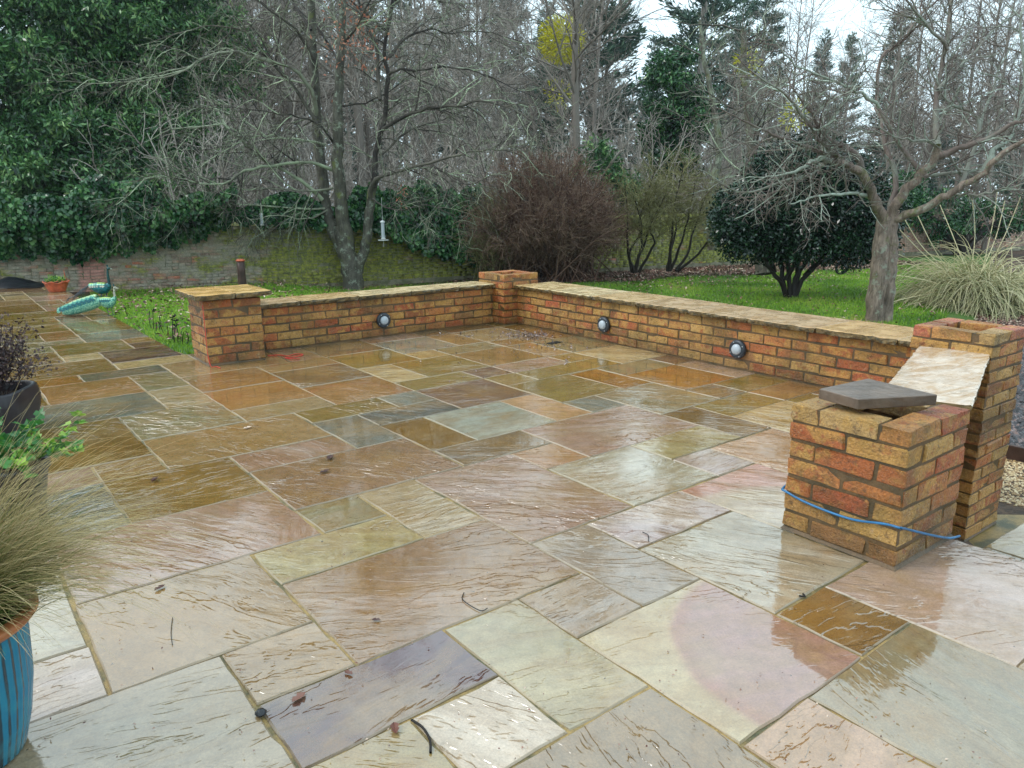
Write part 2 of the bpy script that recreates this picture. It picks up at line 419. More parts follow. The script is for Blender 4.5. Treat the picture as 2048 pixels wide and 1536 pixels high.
M_GRASS = attr_mat('lawn_blades', [(0, srgb(74, 104, 28)), (.4, srgb(116, 160, 46)), (.8, srgb(160, 188, 68)), (1, srgb(186, 178, 98))], .5, .35, .3)
M_STIPA = attr_mat('feather_grass', [(0, srgb(36, 64, 18)), (.5, srgb(92, 112, 48)), (.75, srgb(172, 152, 104)), (1, srgb(220, 202, 158))], .55, .3, .25)
M_DEADLEAF = attr_mat('fallen_leaves', [(0, srgb(58, 34, 30)), (.4, srgb(112, 70, 58)), (.75, srgb(160, 122, 106)), (1, srgb(206, 184, 164))], .5, .4)
M_LITTER = attr_mat('wet_curled_leaves', [(0, srgb(44, 34, 34)), (.5, srgb(96, 78, 76)), (.8, srgb(128, 106, 104)), (1, srgb(164, 146, 144))], .35, .5)
M_COPPER = attr_mat('copper_dead_leaves', [(0, srgb(150, 84, 62)), (1, srgb(206, 150, 124))], .6, .3, .25)
M_DRYPLANT = attr_mat('dry_purple_foliage', [(0, srgb(36, 26, 30)), (.7, srgb(78, 58, 58)), (1, srgb(120, 98, 92))], .5, .4)
M_LIMELEAF = attr_mat('lime_ivy_leaves', [(0, srgb(26, 78, 46)), (.45, srgb(64, 126, 50)), (1, srgb(156, 190, 64))], .4, .5, .3)
M_CHIPS = attr_mat('slate_chips', [(0, srgb(28, 26, 28)), (.7, srgb(70, 64, 66)), (1, srgb(126, 100, 92))], .3, .5)
M_PEBBLE = attr_mat('pea_gravel', [(0, srgb(120, 86, 52)), (.5, srgb(172, 140, 94)), (1, srgb(214, 194, 158))], .4, .5)

# ------------------------------------------------------------------ ground
def build_ground():
    xs = np.unique(np.concatenate([np.linspace(-58, -6, 14), np.linspace(-6, 16, 100), np.linspace(16, 40, 25), np.linspace(40, 118, 14)]))
    ys = np.unique(np.concatenate([np.linspace(-58, -4, 12), np.linspace(-4, 18, 100), np.linspace(18, 45, 24), np.linspace(45, 128, 14)]))
    V = [(x, y, terr(x, y) + (0.02 * math.sin(x * 1.3) * math.sin(y * 1.7) if y > 10 else 0)) for y in ys for x in xs]
    n = len(xs)
    I = np.arange(len(ys) * n).reshape(len(ys), n)
    F = np.stack([I[:-1, :-1], I[:-1, 1:], I[1:, 1:], I[1:, :-1]], -1).reshape(-1, 4)
    o = obj('ground', new_mesh('ground', V, F, M_GROUND, True)); o['kind'] = 'structure'
build_ground()

# ------------------------------------------------------------------ patio paving
U, GA, GB, GR = 0.29693, 0.51253, 0.91992, 0.01581
def gw(i, m):
    x, y = i * U, m * U
    return (GA + math.cos(GR) * x - math.sin(GR) * y, GB + math.sin(GR) * x + math.cos(GR) * y)

PAL = {
 'purple': ((78, 48, 66), (94, 66, 76)), 'white': ((206, 198, 190), (222, 214, 208)), 'greenbeige': ((172, 166, 136), (196, 188, 158)),
 'greylilac': ((164, 156, 150), (182, 172, 166)), 'arc': ((194, 184, 154), (166, 136, 136)), 'pink': ((190, 156, 134), (200, 170, 146)),
 'greygreen': ((146, 142, 122), (166, 158, 138)), 'darkolive': ((118, 94, 56), (134, 108, 66)), 'lilacwhite': ((196, 180, 180), (214, 200, 204)),
 'paleg': ((186, 184, 170), (200, 198, 190)), 'lilac': ((190, 178, 188), (204, 192, 184)), 'brown': ((146, 120, 98), (162, 134, 112)),
 'yellow': ((182, 174, 134), (160, 152, 112)), 'greyg': ((152, 148, 120), (134, 130, 104)), 'beige': ((172, 160, 132), (186, 172, 146)),
 'tan': ((162, 138, 102), (178, 154, 118)), 'stone': ((188, 178, 158), (176, 166, 148)), 'bluegrey': ((120, 132, 134), (154, 160, 156)),
 'darkblue': ((78, 88, 92), (122, 130, 130)), 'cream': ((214, 200, 160), (196, 176, 132)), 'orange': ((168, 118, 56), (150, 112, 58)),
 'orangebrown': ((158, 120, 78), (172, 134, 92)), 'olive': ((136, 122, 66), (156, 138, 80)), 'olivebrown': ((128, 104, 60), (150, 124, 74)),
 'peach': ((200, 166, 134), (186, 148, 116)), 'purplebrown': ((116, 92, 84), (132, 106, 88)), 'greybrown': ((128, 112, 90), (142, 126, 102)),
 'pinkwhite': ((214, 206, 190), (206, 160, 146)), 'lightblue': ((150, 164, 162), (178, 186, 182)), 'lilacbrown': ((170, 140, 124), (190, 172, 168)),
}
SLABS = [
 (0,2,2,3,'purple'),(1,2,1,2,'white'),(2,3,1,3,'greenbeige'),(3,4,2,3,'greylilac'),(3,5,0,2,'arc'),(3,4,-2,0,'pink'),(4,6,-2,0,'greygreen'),
 (5,6,0,1,'darkolive'),(6,9,-1,1,'lilacwhite'),(6,9,-3,-1,'beige'),(5,7,1,3,'paleg'),(5,7,3,4,'lilac'),(4,5,2,4,'greylilac'),(1,4,3,5,'brown'),(0,1,3,4,'tan'),
 (-1,1,4,6,'tan'),(-3,0,2,4,'stone'),(-2,-1,4,5,'lilac'),(-2,-1,5,7,'paleg'),(0,1,0,2,'yellow'),(1,3,-1,1,'greybrown'),(1,3,5,6,'yellow'),
 (2,3,6,7,'greyg'),(3,4,5,7,'beige'),(-1,2,6,8,'lilacbrown'),(-1,0,8,10,'bluegrey'),(0,2,8,10,'olivebrown'),(1,4,10,12,'tan'),(2,4,9,10,'lilacbrown'),
 (2,5,7,9,'brown'),(5,7,7,8,'greybrown'),(5,6,8,10,'olivebrown'),(6,8,8,10,'lightblue'),(4,5,9,11,'darkblue'),(4,6,11,12,'olive'),(5,7,10,11,'darkblue'),
 (6,7,11,12,'bluegrey'),(3,5,13,15,'orangebrown'),(3,5,12,13,'beige'),(5,7,12,14,'orangebrown'),(5,7,14,16,'greybrown'),(7,8,13,15,'cream'),(9,10,15,16,'cream'),
 (7,9,10,12,'purplebrown'),(7,9,12,13,'olive'),(9,10,12,13,'purplebrown'),(8,10,13,15,'olive'),(7,9,15,17,'olive'),(5,7,16,17,'tan'),(9,11,16,18,'bluegrey'),
 (4,6,4,7,'lilacbrown'),(6,7,6,7,'peach'),(7,10,6,8,'lilacbrown'),(6,8,4,6,'paleg'),(8,10,5,6,'yellow'),(8,9,4,5,'lilac'),(7,9,2,4,'pinkwhite'),
 (9,11,3,5,'peach'),(8,9,8,10,'peach'),(9,10,8,9,'bluegrey'),(10,12,7,9,'greygreen'),(10,11,5,7,'darkolive'),(11,13,4,6,'cream'),(11,13,6,7,'olive'),
 (12,14,10,11,'greyg'),(9,11,9,11,'olive'),(12,14,8,10,'orange'),(13,16,7,8,'olive'),(13,16,6,7,'orangebrown'),(11,12,9,11,'orange'),(10,13,11,12,'olive'),
 (10,12,12,13,'lilacbrown'),(-1,2,14,16,'bluegrey'),(2,3,14,16,'beige'),(2,3,16,18,'greyg'),(0,2,16,18,'orangebrown'),(1,3,18,19,'darkblue'),(-1,1,18,19,'orange'),
 (3,5,15,17,'orangebrown'),(3,6,17,19,'tan'),(1,3,12,14,'greyg'),(-1,1,11,14,'olivebrown'),(2,4,19,20,'cream'),(2,4,20,22,'purple'),(-1,2,19,21,'olivebrown'),
 (1,2,21,22,'cream'),(1,3,22,24,'olive'),(3,5,23,24,'orangebrown'),(3,5,22,23,'purplebrown'),(2,5,24,26,'bluegrey'),(0,2,24,25,'greyg'),(13,15,13,15,'greyg'),
]
FILL = ['olive', 'olivebrown', 'tan', 'greybrown', 'orangebrown', 'greyg', 'beige', 'olive', 'tan', 'purplebrown', 'cream', 'lilacbrown']

def in_patio(i, m):
    if m >= 19 and not (i < 4.3): return m < 19.4 and i < 15
    return True

def layout():
    occ = {}
    out = []
    def free(a, b, c, d): return all((i, m) not in occ for i in range(a, b) for m in range(c, d))
    for s in SLABS:
        if not free(*s[:4]): continue
        for i in range(s[0], s[1]):
            for m in range(s[2], s[3]): occ[(i, m)] = 1
        out.append(s)
    r = random.Random(3)
    def region(i0, i1, m0, m1):
        for m in range(m0, m1):
            for i in range(i0, i1):
                if (i, m) in occ: continue
                opts = [(2, 1), (1, 2), (2, 2), (3, 2), (2, 3), (1, 1), (2, 2), (3, 2)]
                r.shuffle(opts)
                for w, h in opts + [(1, 1)]:
                    if i + w <= i1 and m + h <= m1 and free(i, i + w, m, m + h):
                        break
                for a in range(i, i + w):
                    for b in range(m, m + h): occ[(a, b)] = 1
                out.append((i, i + w, m, m + h, r.choice(FILL)))
    region(-7, 16, -3, 19); region(-7, 16, 19, 20); region(-8, 5, 20, 46)
    return out

def clip(poly, nx, ny, c):
    """keep the side nx*x+ny*y<=c"""
    out = []
    for k in range(len(poly)):
        p, q = poly[k], poly[(k + 1) % len(poly)]
        dp, dq = nx * p[0] + ny * p[1] - c, nx * q[0] + ny * q[1] - c
        if dp <= 0: out.append(p)
        if (dp < 0 < dq) or (dq < 0 < dp):
            t = dp / (dp - dq); out.append((p[0] + (q[0] - p[0]) * t, p[1] + (q[1] - p[1]) * t))
    return out

def area(p): return abs(sum(p[i][0] * p[(i + 1) % len(p)][1] - p[(i + 1) % len(p)][0] * p[i][1] for i in range(len(p)))) / 2

def slab_mesh(poly, thick, r, seg=.075, wob=.0042):
    """paving slab: uneven hand-cut outline, chamfered arris, slightly dished top"""
    pts = []
    n = len(poly)
    cx = sum(p[0] for p in poly) / n; cy = sum(p[1] for p in poly) / n
    for k in range(n):
        p, q = poly[k], poly[(k + 1) % n]
        L = math.hypot(q[0] - p[0], q[1] - p[1])
        s = max(1, int(L / seg))
        for j in range(s):
            t = (j + (r.uniform(-.25, .25) if j else 0)) / s
            w = r.uniform(-wob, wob)
            nx, ny = (q[1] - p[1]) / (L + 1e-9), -(q[0] - p[0]) / (L + 1e-9)
            pts.append((p[0] + (q[0] - p[0]) * t + nx * w, p[1] + (q[1] - p[1]) * t + ny * w))
    m = len(pts)
    def ins(p, d):
        dx, dy = cx - p[0], cy - p[1]; l = math.hypot(dx, dy) + 1e-9
        return (p[0] + dx / l * d, p[1] + dy / l * d)
    V = []
    tx, ty = r.uniform(-.004, .004), r.uniform(-.004, .004)
    z = lambda p, d: (p[0] - cx) * tx + (p[1] - cy) * ty - d
    for p in pts: V.append((p[0], p[1], z(p, thick)))
    for p in pts: V.append((p[0], p[1], z(p, .004 + r.uniform(0, .002))))
    for p in pts: q = ins(p, .004 + r.uniform(0, .002)); V.append((q[0], q[1], z(q, 0)))
    F = []
    for i in range(m):
        j = (i + 1) % m
        F.append([i, j, m + j, m + i]); F.append([m + i, m + j, 2 * m + j, 2 * m + i])
    F.append([2 * m + i for i in range(m)])
    V = [(v[0] - cx, v[1] - cy, v[2]) for v in V]
    return V, F, cx, cy

def set_stone(o, key, r, arc=None):
    a, b = PAL[key]
    if r.random() < .3: a, b = b, a
    j = r.uniform(-8, 8)
    o['tint'] = [float(x) for x in srgb(*[min(255, max(0, c + j)) for c in a])]
    o['tint_b'] = [float(x) for x in srgb(*[min(255, max(0, c + j)) for c in b])]
    o['grain'] = [r.uniform(-.7, .7) + .5 + (.8 if r.random() < .1 else 0), r.uniform(0, 40), r.choice([.25, .45, .7, .85, 1.0])]
    o['arc'] = list(arc) if arc else [0., 0., 0.]

patio = obj('patio', None); patio['kind'] = 'structure'
# mortar bed with the raised edge of the patio
outline = [(-3.5, -0.6), (3.02, -0.6), (3.02, 1.36), (4.80, 1.92), (4.90, 2.3), (4.90, 6.62), (1.66, 6.62), (1.56, 7.2), (1.43, 14.0), (-3.5, 14.0)]
def prism(poly, z0, z1):
    n = len(poly)
    V = [(x, y, z0) for x, y in poly] + [(x, y, z1) for x, y in poly]
    F = [[i, (i + 1) % n, n + (i + 1) % n, n + i] for i in range(n)] + [[n + i for i in range(n)], [i for i in range(n)][::-1]]
    return V, F
V, F = prism(outline, -.95, -.0065)
obj('mortar_bed', new_mesh('mortar_bed', V, F, M_JOINT), patio)
rs = random.Random(5)
ARCS = {(3, 5, 0, 2): (.30, -.22, .50), (5, 7, 12, 14): (-.1, -.1, .33), (7, 9, 2, 4): (-.25, -.32, .50)}
for (i0, i1, m0, m1, key) in layout():
    g = rs.choice([.003, .0035, .004, .0065])
    P = [gw(i0, m0), gw(i1, m0), gw(i1, m1), gw(i0, m1)]
    P = [(p[0] + sx * g, p[1] + sy * g) for p, sx, sy in zip(P, (1, -1, -1, 1), (1, 1, -1, -1))]
    P = clip(P, 0, 1, 13.95); P = clip(P, -1, 0, 3.45)
    if m0 >= 19 and i1 <= 6:
        P = clip(P, 1, .0191, 1.565 + .0191 * 7.2) if (P and P[0][1] > 6.7) else P
    if i1 > 5 or m0 < 19: P = clip(P, 0, 1, 6.60)
    P = clip(P, 1, 0, 4.88)
    if i1 > 8:   # past the end pier the terrace edge steps back along the short wall
        mx = max((p[1] for p in P), default=0)
        if mx < 1.30: P = clip(P, 1, 0, 3.03)
        else: P = clip(P, .3, -.954, .3 * 3.02 - .954 * 1.30)
    if len(P) < 3 or area(P) < .006: continue
    V, F, cx, cy = slab_mesh(P, .034, rs)
    o = obj('paving_slab', new_mesh('paving_slab', V, F, M_STONE), patio, (cx, cy, rs.uniform(-.0012, .0012)))
    set_stone(o, key, rs, ARCS.get((i0, i1, m0, m1)))

# lower terrace by the steps
low = obj('lower_patio', None); low['kind'] = 'structure'
LZ = -.735
V, F = prism([(3.06, -1.5), (5.62, -1.5), (5.62, 1.55), (5.2, 1.9), (3.06, 1.30)], LZ - .2, LZ - .007)
obj('mortar_bed', new_mesh('mortar_bed', V, F, M_JOINT), low)
for a in range(3):
    for b in range(4):
        x0, x1 = 3.07 + a * .85, min(3.07 + (a + 1) * .85, 5.6); y0, y1 = -1.5 + b * .78, -1.5 + (b + 1) * .78
        P = [(x0 + .006, y0 + .006), (x1 - .006, y0 + .006), (x1 - .006, y1 - .006), (x0 + .006, y1 - .006)]
        P = clip(P, -.3, .954, -.3 * 3.06 + .954 * 1.30)
        if len(P) < 3 or area(P) < .01: continue
        V, F, cx, cy = slab_mesh(P, .034, rs)
        o = obj('paving_slab', new_mesh('paving_slab', V, F, M_STONE), low, (cx, cy, LZ))
        set_stone(o, 'lightblue' if (a, b) in ((1, 2), (2, 2)) else rs.choice(['cream', 'beige', 'lilacwhite']), rs)

def chips(name, region, n, size, mat, zfn, label, cat, seed):
    r = np.random.default_rng(seed)
    X = []
    while len(X) < n:
        x = r.uniform(region[0], region[1]); y = r.uniform(region[2], region[3])
        if region[4](x, y): X.append((x, y, zfn(x, y)))
    P = np.array(X); n = len(P)
    base = np.array([(1, 0, 0), (-1, .2, 0), (0, 1, 0), (.1, -1, 0), (0, 0, .6), (0, 0, -.5)], dtype=float)
    tri = np.array([(0, 2, 4), (2, 1, 4), (1, 3, 4), (3, 0, 4)])
    s = r.uniform(.5, 1.2, (n, 1, 1)) * size
    J = base[None] * (1 + r.uniform(-.3, .3, (n, 6, 3))) * s
    th = r.uniform(0, 6.28, n); c, si = np.cos(th), np.sin(th)
    x = J[:, :, 0] * c[:, None] - J[:, :, 1] * si[:, None]; y = J[:, :, 0] * si[:, None] + J[:, :, 1] * c[:, None]
    V = np.stack([x, y, J[:, :, 2]], -1) + P[:, None]
    F = (tri[None] + (np.arange(n) * 6)[:, None, None]).reshape(-1, 3)
    o = obj(name, new_mesh(name, V.reshape(-1, 3), F, mat, False, np.repeat(r.random(n), 6)))
    return tag(o, label, cat, kind='stuff')
bl = lambda x: 1.95 + .375 * (x - 4.7)
chips('gravel', (5.62, 6.62, .3, 2.3, lambda x, y: y < bl(x) + .1), 9000, .012, M_PEBBLE, lambda x, y: terr(x, y) + .004, 'golden pea gravel beyond the lower slabs at right edge', 'gravel', 1)
chips('slate_mulch', (6.72, 11.2, .8, 4.3, lambda x, y: y < bl(x) - .05 and y > bl(x) - 1.6), 9000, .03, M_CHIPS, lambda x, y: terr(x, y) + .02, 'dark slate chippings behind the tall hollow pier', 'mulch', 2)
chips('pink_gravel', (11.0, 16, 2.6, 6.0, lambda x, y: y < bl(x) - .02 and y > bl(x) - 1.6), 7000, .02, M_DEADLEAF, lambda x, y: terr(x, y) + .01, 'pale pinkish gravel strip along the lawn edge at right', 'gravel', 3)
kb = tag(obj('timber_edging', box_mesh('timber_edging', -.025, .025, -.9, .9, -.06, .09, M_WOODDK, .004), None, (6.68, 1.75, -.73)), 'dark timber edging board between the gravel and the slate chippings', 'edging')

# ------------------------------------------------------------------ brickwork
BCOL = [((184, 112, 54), 4), ((184, 138, 72), 4), ((172, 78, 40), 3), ((138, 96, 52), 2), ((198, 158, 88), 2), ((180, 98, 50), 4), ((140, 78, 42), 1)]
BC = [c for c, w in BCOL for _ in range(w)]
def brick_variants(L, D, H, n, jit=.0027, bev=.0048):
    out = []
    for k in range(n):
        bm = bmesh.new(); bmesh.ops.create_cube(bm, size=1)
        for v in bm.verts: v.co = (v.co.x * L, v.co.y * D, v.co.z * H)
        bmesh.ops.bevel(bm, geom=bm.edges[:], offset=bev, segments=1, affect='EDGES')
        for v in bm.verts: v.co += Vector((rng.gauss(0, jit), rng.gauss(0, jit), rng.gauss(0, jit)))
        out.append(bm_mesh('brick', bm, M_BRICK))
    return out
SL, SD, SH = .2245, .1075, .0645
STR = brick_variants(SL, SD, SH, 9); HDR = brick_variants(SD, SD, SH, 5); HALF = brick_variants(.166, SD, SH, 3)
HEADSHORT = brick_variants(.135, SD, SH, 3)

def brick(parent, me, x, y, z, rz, r, col=None):
    o = obj('brick', me, parent, (x + r.uniform(-.002, .002), y + r.uniform(-.002, .002), z + r.uniform(-.0015, .0015)), (r.uniform(-.012, .012), r.uniform(-.01, .01), rz + r.uniform(-.012, .012)))
    c = col or r.choice(BC); j = r.uniform(-14, 14)
    o['tint'] = [float(q) for q in srgb(*[min(255, max(10, q + j)) for q in c])]
    return o

W = .4605; CH = .075
def pier(name, label, x, y, z0, n, seed, topcols=None, group=None):
    r = random.Random(seed)
    t = thing(name, label, 'brick pier', (x, y, z0), 0, group)
    h = W / 2; c = h - SD / 2
    for k in range(n):
        z = .014 + k * CH + SH / 2
        top = topcols if (topcols and k == n - 1) else None
        flip = (n - 1 - k) % 2
        P = []
        for s in (-1, 1):
            P.append((STR, -(SL + .011) / 2, s * c, 0)); P.append((STR, (SL + .011) / 2, s * c, 0)); P.append((STR, s * c, 0, math.pi / 2))
        for q, (ms, px, py, rz) in enumerate(P):
            if flip: px, py, rz = py, px, rz + math.pi / 2
            brick(t, r.choice(ms), px, py, z, rz, r, top[q] if top else None)
    H = n * CH + .003
    # mortar: hollow square core, its faces a little behind the brick faces
    o_, i_ = h - .0048, h - SD + .006
    V = []; F = []
    for zz in (0, H - .006):
        for q in (o_, i_):
            for sx, sy in ((-1, -1), (1, -1), (1, 1), (-1, 1)): V.append((sx * q, sy * q, zz))
    for i in range(4):
        j = (i + 1) % 4
        F.append([i, j, 8 + j, 8 + i]); F.append([4 + j, 4 + i, 12 + i, 12 + j]); F.append([8 + i, 8 + j, 12 + j, 12 + i])
    obj('mortar', new_mesh('mortar', V, F, M_MORTAR), t)
    # smeared mortar fillet at the foot
    V = []; F = []; e = h + .005
    for (q, zz) in ((e, .001), (h - .004, .014)):
        for sx, sy in ((-1, -1), (1, -1), (1, 1), (-1, 1)): V.append((sx * q, sy * q, zz))
    for i in range(4): j = (i + 1) % 4; F.append([i, j, 4 + j, 4 + i])
    obj('mortar_fillet', new_mesh('mortar_fillet', V, F, M_MORTAR), t)
    V = [(-i_, -i_, .02), (i_, -i_, .02), (i_, i_, .02), (-i_, i_, .02)]
    obj('rubble_fill', new_mesh('rubble_fill', V, [[0, 1, 2, 3]], M_SOIL), t)
    return t
R_ = (170, 74, 52); Y_ = (188, 156, 98); P_ = (196, 106, 88); O_ = (186, 128, 66)
FPc = (2.585 + W / 2, 1.15 + W / 2); TPc = (4.726 + W / 2, 1.716 + W / 2); CPc = (4.679 + W / 2, 6.358 + W / 2); PAc = (1.620 + W / 2, 6.241 + W / 2)
pier('brick_pier', 'short hollow brick pier in the right foreground with blue cable round it', *FPc, 0, 7, 1, [O_, R_, Y_, Y_, Y_, Y_])
pier('brick_pier', 'tall open-topped brick pier at the right edge going down to the lower level', *TPc, LZ, 17, 2, [Y_, P_, O_, P_, P_, O_])
pier('brick_pier', 'open-topped brick pier in the far corner where both low walls meet', *CPc, 0, 7, 3)
pa = pier('brick_pier', 'brick pier at left capped with two sandstone slabs', *PAc, 0, 7, 4)

def coping(parent, x0, x1, y0, y1, z0, z1, r, rough_sides, n=7):
    """riven slab with pitched (rock-faced) edges; rough_sides of 'xXyY'"""
    L = []
    def side(p, q, nm, out):
        s = 14 if math.hypot(q[0] - p[0], q[1] - p[1]) > .35 else 7
        for j in range(s):
            t = j / s; w = (r.uniform(-.0035, .0035) if (nm in rough_sides and j) else 0)
            L.append((p[0] + (q[0] - p[0]) * t + out[0] * w, p[1] + (q[1] - p[1]) * t + out[1] * w, nm))
    side((x0, y0), (x1, y0), 'y', (0, -1)); side((x1, y0), (x1, y1), 'X', (1, 0)); side((x1, y1), (x0, y1), 'Y', (0, 1)); side((x0, y1), (x0, y0), 'x', (-1, 0))
    m = len(L); cx, cy = (x0 + x1) / 2, (y0 + y1) / 2
    V = []
    for lev, (zz, ins) in enumerate(((z0, .010), ((z0 + z1) / 2, 0), (z1 - .004, -.0), (z1, .006))):
        for x, y, nm in L:
            k = ins + (r.uniform(-.005, .007) if (nm in rough_sides and lev in (0, 1)) else 0)
            dx, dy = cx - x, cy - y; sx = (1 if dx > 0 else -1) * (nm in 'xX'); sy = (1 if dy > 0 else -1) * (nm in 'yY')
            V.append((x + sx * k - cx, y + sy * k - cy, zz - z0 + (r.uniform(-.003, .003) if lev < 3 and nm in rough_sides else 0)))
    F = []
    for lev in range(3):
        for i in range(m):
            j = (i + 1) % m; F.append([lev * m + i, lev * m + j, (lev + 1) * m + j, (lev + 1) * m + i])
    F.append([3 * m + i for i in range(m)]); F.append([i for i in range(m)][::-1])
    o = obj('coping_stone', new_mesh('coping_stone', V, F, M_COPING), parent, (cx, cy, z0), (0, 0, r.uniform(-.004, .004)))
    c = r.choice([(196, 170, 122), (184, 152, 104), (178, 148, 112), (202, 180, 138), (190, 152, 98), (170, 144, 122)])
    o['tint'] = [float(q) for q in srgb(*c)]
    return o
r1 = random.Random(21)
coping(pa, -.305, .005, -.305, .310, .542, .585, r1, 'xyY')['tint'] = list(srgb(204, 158, 88))
coping(pa, .011, .305, -.300, .306, .542, .584, r1, 'XyY')['tint'] = list(srgb(208, 168, 100))

def wall_run(name, label, length, courses, loc, rz, seed, zc0, zc1, joints, inner=-.055, outer=.265, ztop=None):
    """low wall: local X along the face, face at y=0, thickness to +y"""
    r = random.Random(seed)
    t = thing(name, label, 'brick wall', loc, rz)
    H = courses * CH
    obj('mortar', box_mesh('mortar', 0, length, .0048, .2085, -.4, H + .012, M_MORTAR), t)
    for k in range(courses):
        z = .014 + k * CH + SH / 2
        x = 0 if k % 2 else -.1175
        while x < length - .01:
            a, b = max(x, 0), min(x + SL, length)
            w = b - a
            if w > .19: brick(t, r.choice(STR), (a + b) / 2, SD / 2, z, 0, r)
            elif w > .145: brick(t, r.choice(HALF), (a + b) / 2, SD / 2, z, 0, r)
            elif w > .118: brick(t, r.choice(HEADSHORT), (a + b) / 2, SD / 2, z, 0, r)
            elif w > .06: brick(t, r.choice(HDR), (a + b) / 2, SD / 2, z, 0, r)
            x += SL + .0105
    # outer leaf, seen only over the top or from the lawn
    for k in range(-3, courses):
        z = .014 + k * CH + SH / 2
        x = .03 if k % 2 else -.08
        while x < length - .12:
            if x > -.01: brick(t, r.choice(STR), x + SL / 2, .215 - SD / 2, z, 0, r)
            x += SL + .0105
    for a, b in zip(joints[:-1], joints[1:]):
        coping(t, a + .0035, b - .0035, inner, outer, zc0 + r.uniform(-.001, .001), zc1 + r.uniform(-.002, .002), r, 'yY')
    return t
# back wall between the capped pier and the corner pier (faces the patio, towards -Y)
wall_run('low_brick_wall', 'low brick wall with sandstone coping and one round lamp, behind the patio', CPc[0] - PAc[0] - W, 5, (PAc[0] + W / 2, 6.56, 0), 0, 31, .392, .43,
         [0.004, .447, 1.019, 1.582, 2.139, 2.6], -.05, .325)
# right wall from the corner pier down to the tall pier: face towards -X
LR = CPc[1] - TPc[1] - W
jr = [6.355, 5.731, 5.15, 4.588, 4.007, 3.433, 2.872, 2.296, 2.18]
wall_run('low_brick_wall', 'long low brick wall with sandstone coping and two round lamps, on the right', LR, 5, (4.853, CPc[1] - W / 2, 0), -math.pi / 2, 32, .386, .424,
         [6.358 - j for j in jr], -.05, .49)
# short wall linking the tall pier with the foreground pier (level coping, set at an angle)
p0 = Vector((4.76, 1.955, 0)); p1 = Vector((2.98, 1.36, 0)); dv = p1 - p0; ang = math.atan2(dv.y, dv.x); ln = dv.length
dvn = dv.normalized(); nv = Vector((-dvn.y, dvn.x, 0))
r2 = random.Random(40)
lw = thing('low_brick_wall', 'short angled brick wall with wet pale coping between the tall pier and the short pier', 'brick wall', tuple(p0 + nv * .12), ang)
obj('mortar', box_mesh('mortar', 0, ln, -.213, -.007, -.74, .39, M_MORTAR), lw)
for k in range(-9, 5):
    z = .014 + k * CH + SH / 2; x = 0 if k % 2 else -.1175
    while x < ln - .1:
        if x > -.01:
            if k >= 0: brick(lw, r2.choice(STR), x + SL / 2, -.22 + SD / 2, z, 0, r2)
            brick(lw, r2.choice(STR), x + SL / 2, -SD / 2, z, 0, r2)
        x += SL + .0105
for a, b in ((.03, .50), (.503, 1.05), (1.053, 1.40)):
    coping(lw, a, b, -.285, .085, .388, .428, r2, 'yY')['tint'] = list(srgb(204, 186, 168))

# loose dark paving slab lying askew on the short pier
bm = bmesh.new()
q = [(2.636, 1.535), (2.615, 1.365), (2.885, 1.208), (2.915, 1.492)]
vb = [bm.verts.new((x - 2.76, y - 1.4, -.040)) for x, y in q]; vt = [bm.verts.new((x - 2.76, y - 1.4, 0)) for x, y in q]
bm.faces.new(vt[::-1]); bm.faces.new(vb)
for i in range(4): bm.faces.new([vb[i], vt[i], vt[(i + 1) % 4], vb[(i + 1) % 4]])
bmesh.ops.recalc_face_normals(bm, faces=bm.faces[:]); bmesh.ops.bevel(bm, geom=bm.edges[:], offset=.0025, segments=1, affect='EDGES')
M_DKSLAB = simple('dark_grey_brown_paving', srgb(96, 80, 68), .3, .5, .006, 26, .3)
tag(obj('paving_slab', bm_mesh('paving_slab', bm, M_DKSLAB), None, (2.76, 1.4, .596), (.015, -.03, 0)), 'loose dark grey paving slab lying askew on top of the short brick pier', 'paving slab')

# bulkhead lamps
def lamp(label, x, y, z, rz):
    t = thing('wall_lamp', label, 'wall lamp', (x, y, z), rz, 'round bulkhead lamps on the low walls'); t.scale = (.9, .9, .9)
    def face(me, name, **k):                  # lathe axis Z -> -Y
        return obj(name, me, t, (0, 0, 0), (math.pi / 2, 0, 0))
    face(lathe('lamp_housing', [(.001, 0), (.079, 0), (.082, .006), (.082, .02), (.076, .032), (.054, .037), (.0475, .030)], M_LAMP, 36), 'lamp_housing')
    face(lathe('lens', [(.048, .030), (.047, .038), (.040, .050), (.026, .057), (.001, .060)], M_LENS, 32), 'lens')
    for k in range(4):
        a = k * math.pi / 2 + .5
        obj('screw', SCREW, t, (.067 * math.cos(a), -.034, .067 * math.sin(a)))
SCREW = lathe('screw', [(.0005, .003), (.004, .002), (.005, -.003)], M_METALG, 8)
for v in SCREW.vertices: v.co = (v.co.x, -v.co.z, v.co.y)
lamp('round bulkhead lamp on the back wall, left of the corner pier', 3.358, 6.553, .168, 0)
lamp('round bulkhead lamp on the right wall nearer the corner pier', 4.846, 5.01, .168, -math.pi / 2)
lamp('round bulkhead lamp on the right wall nearer the foreground', 4.846, 3.52, .168, -math.pi / 2)

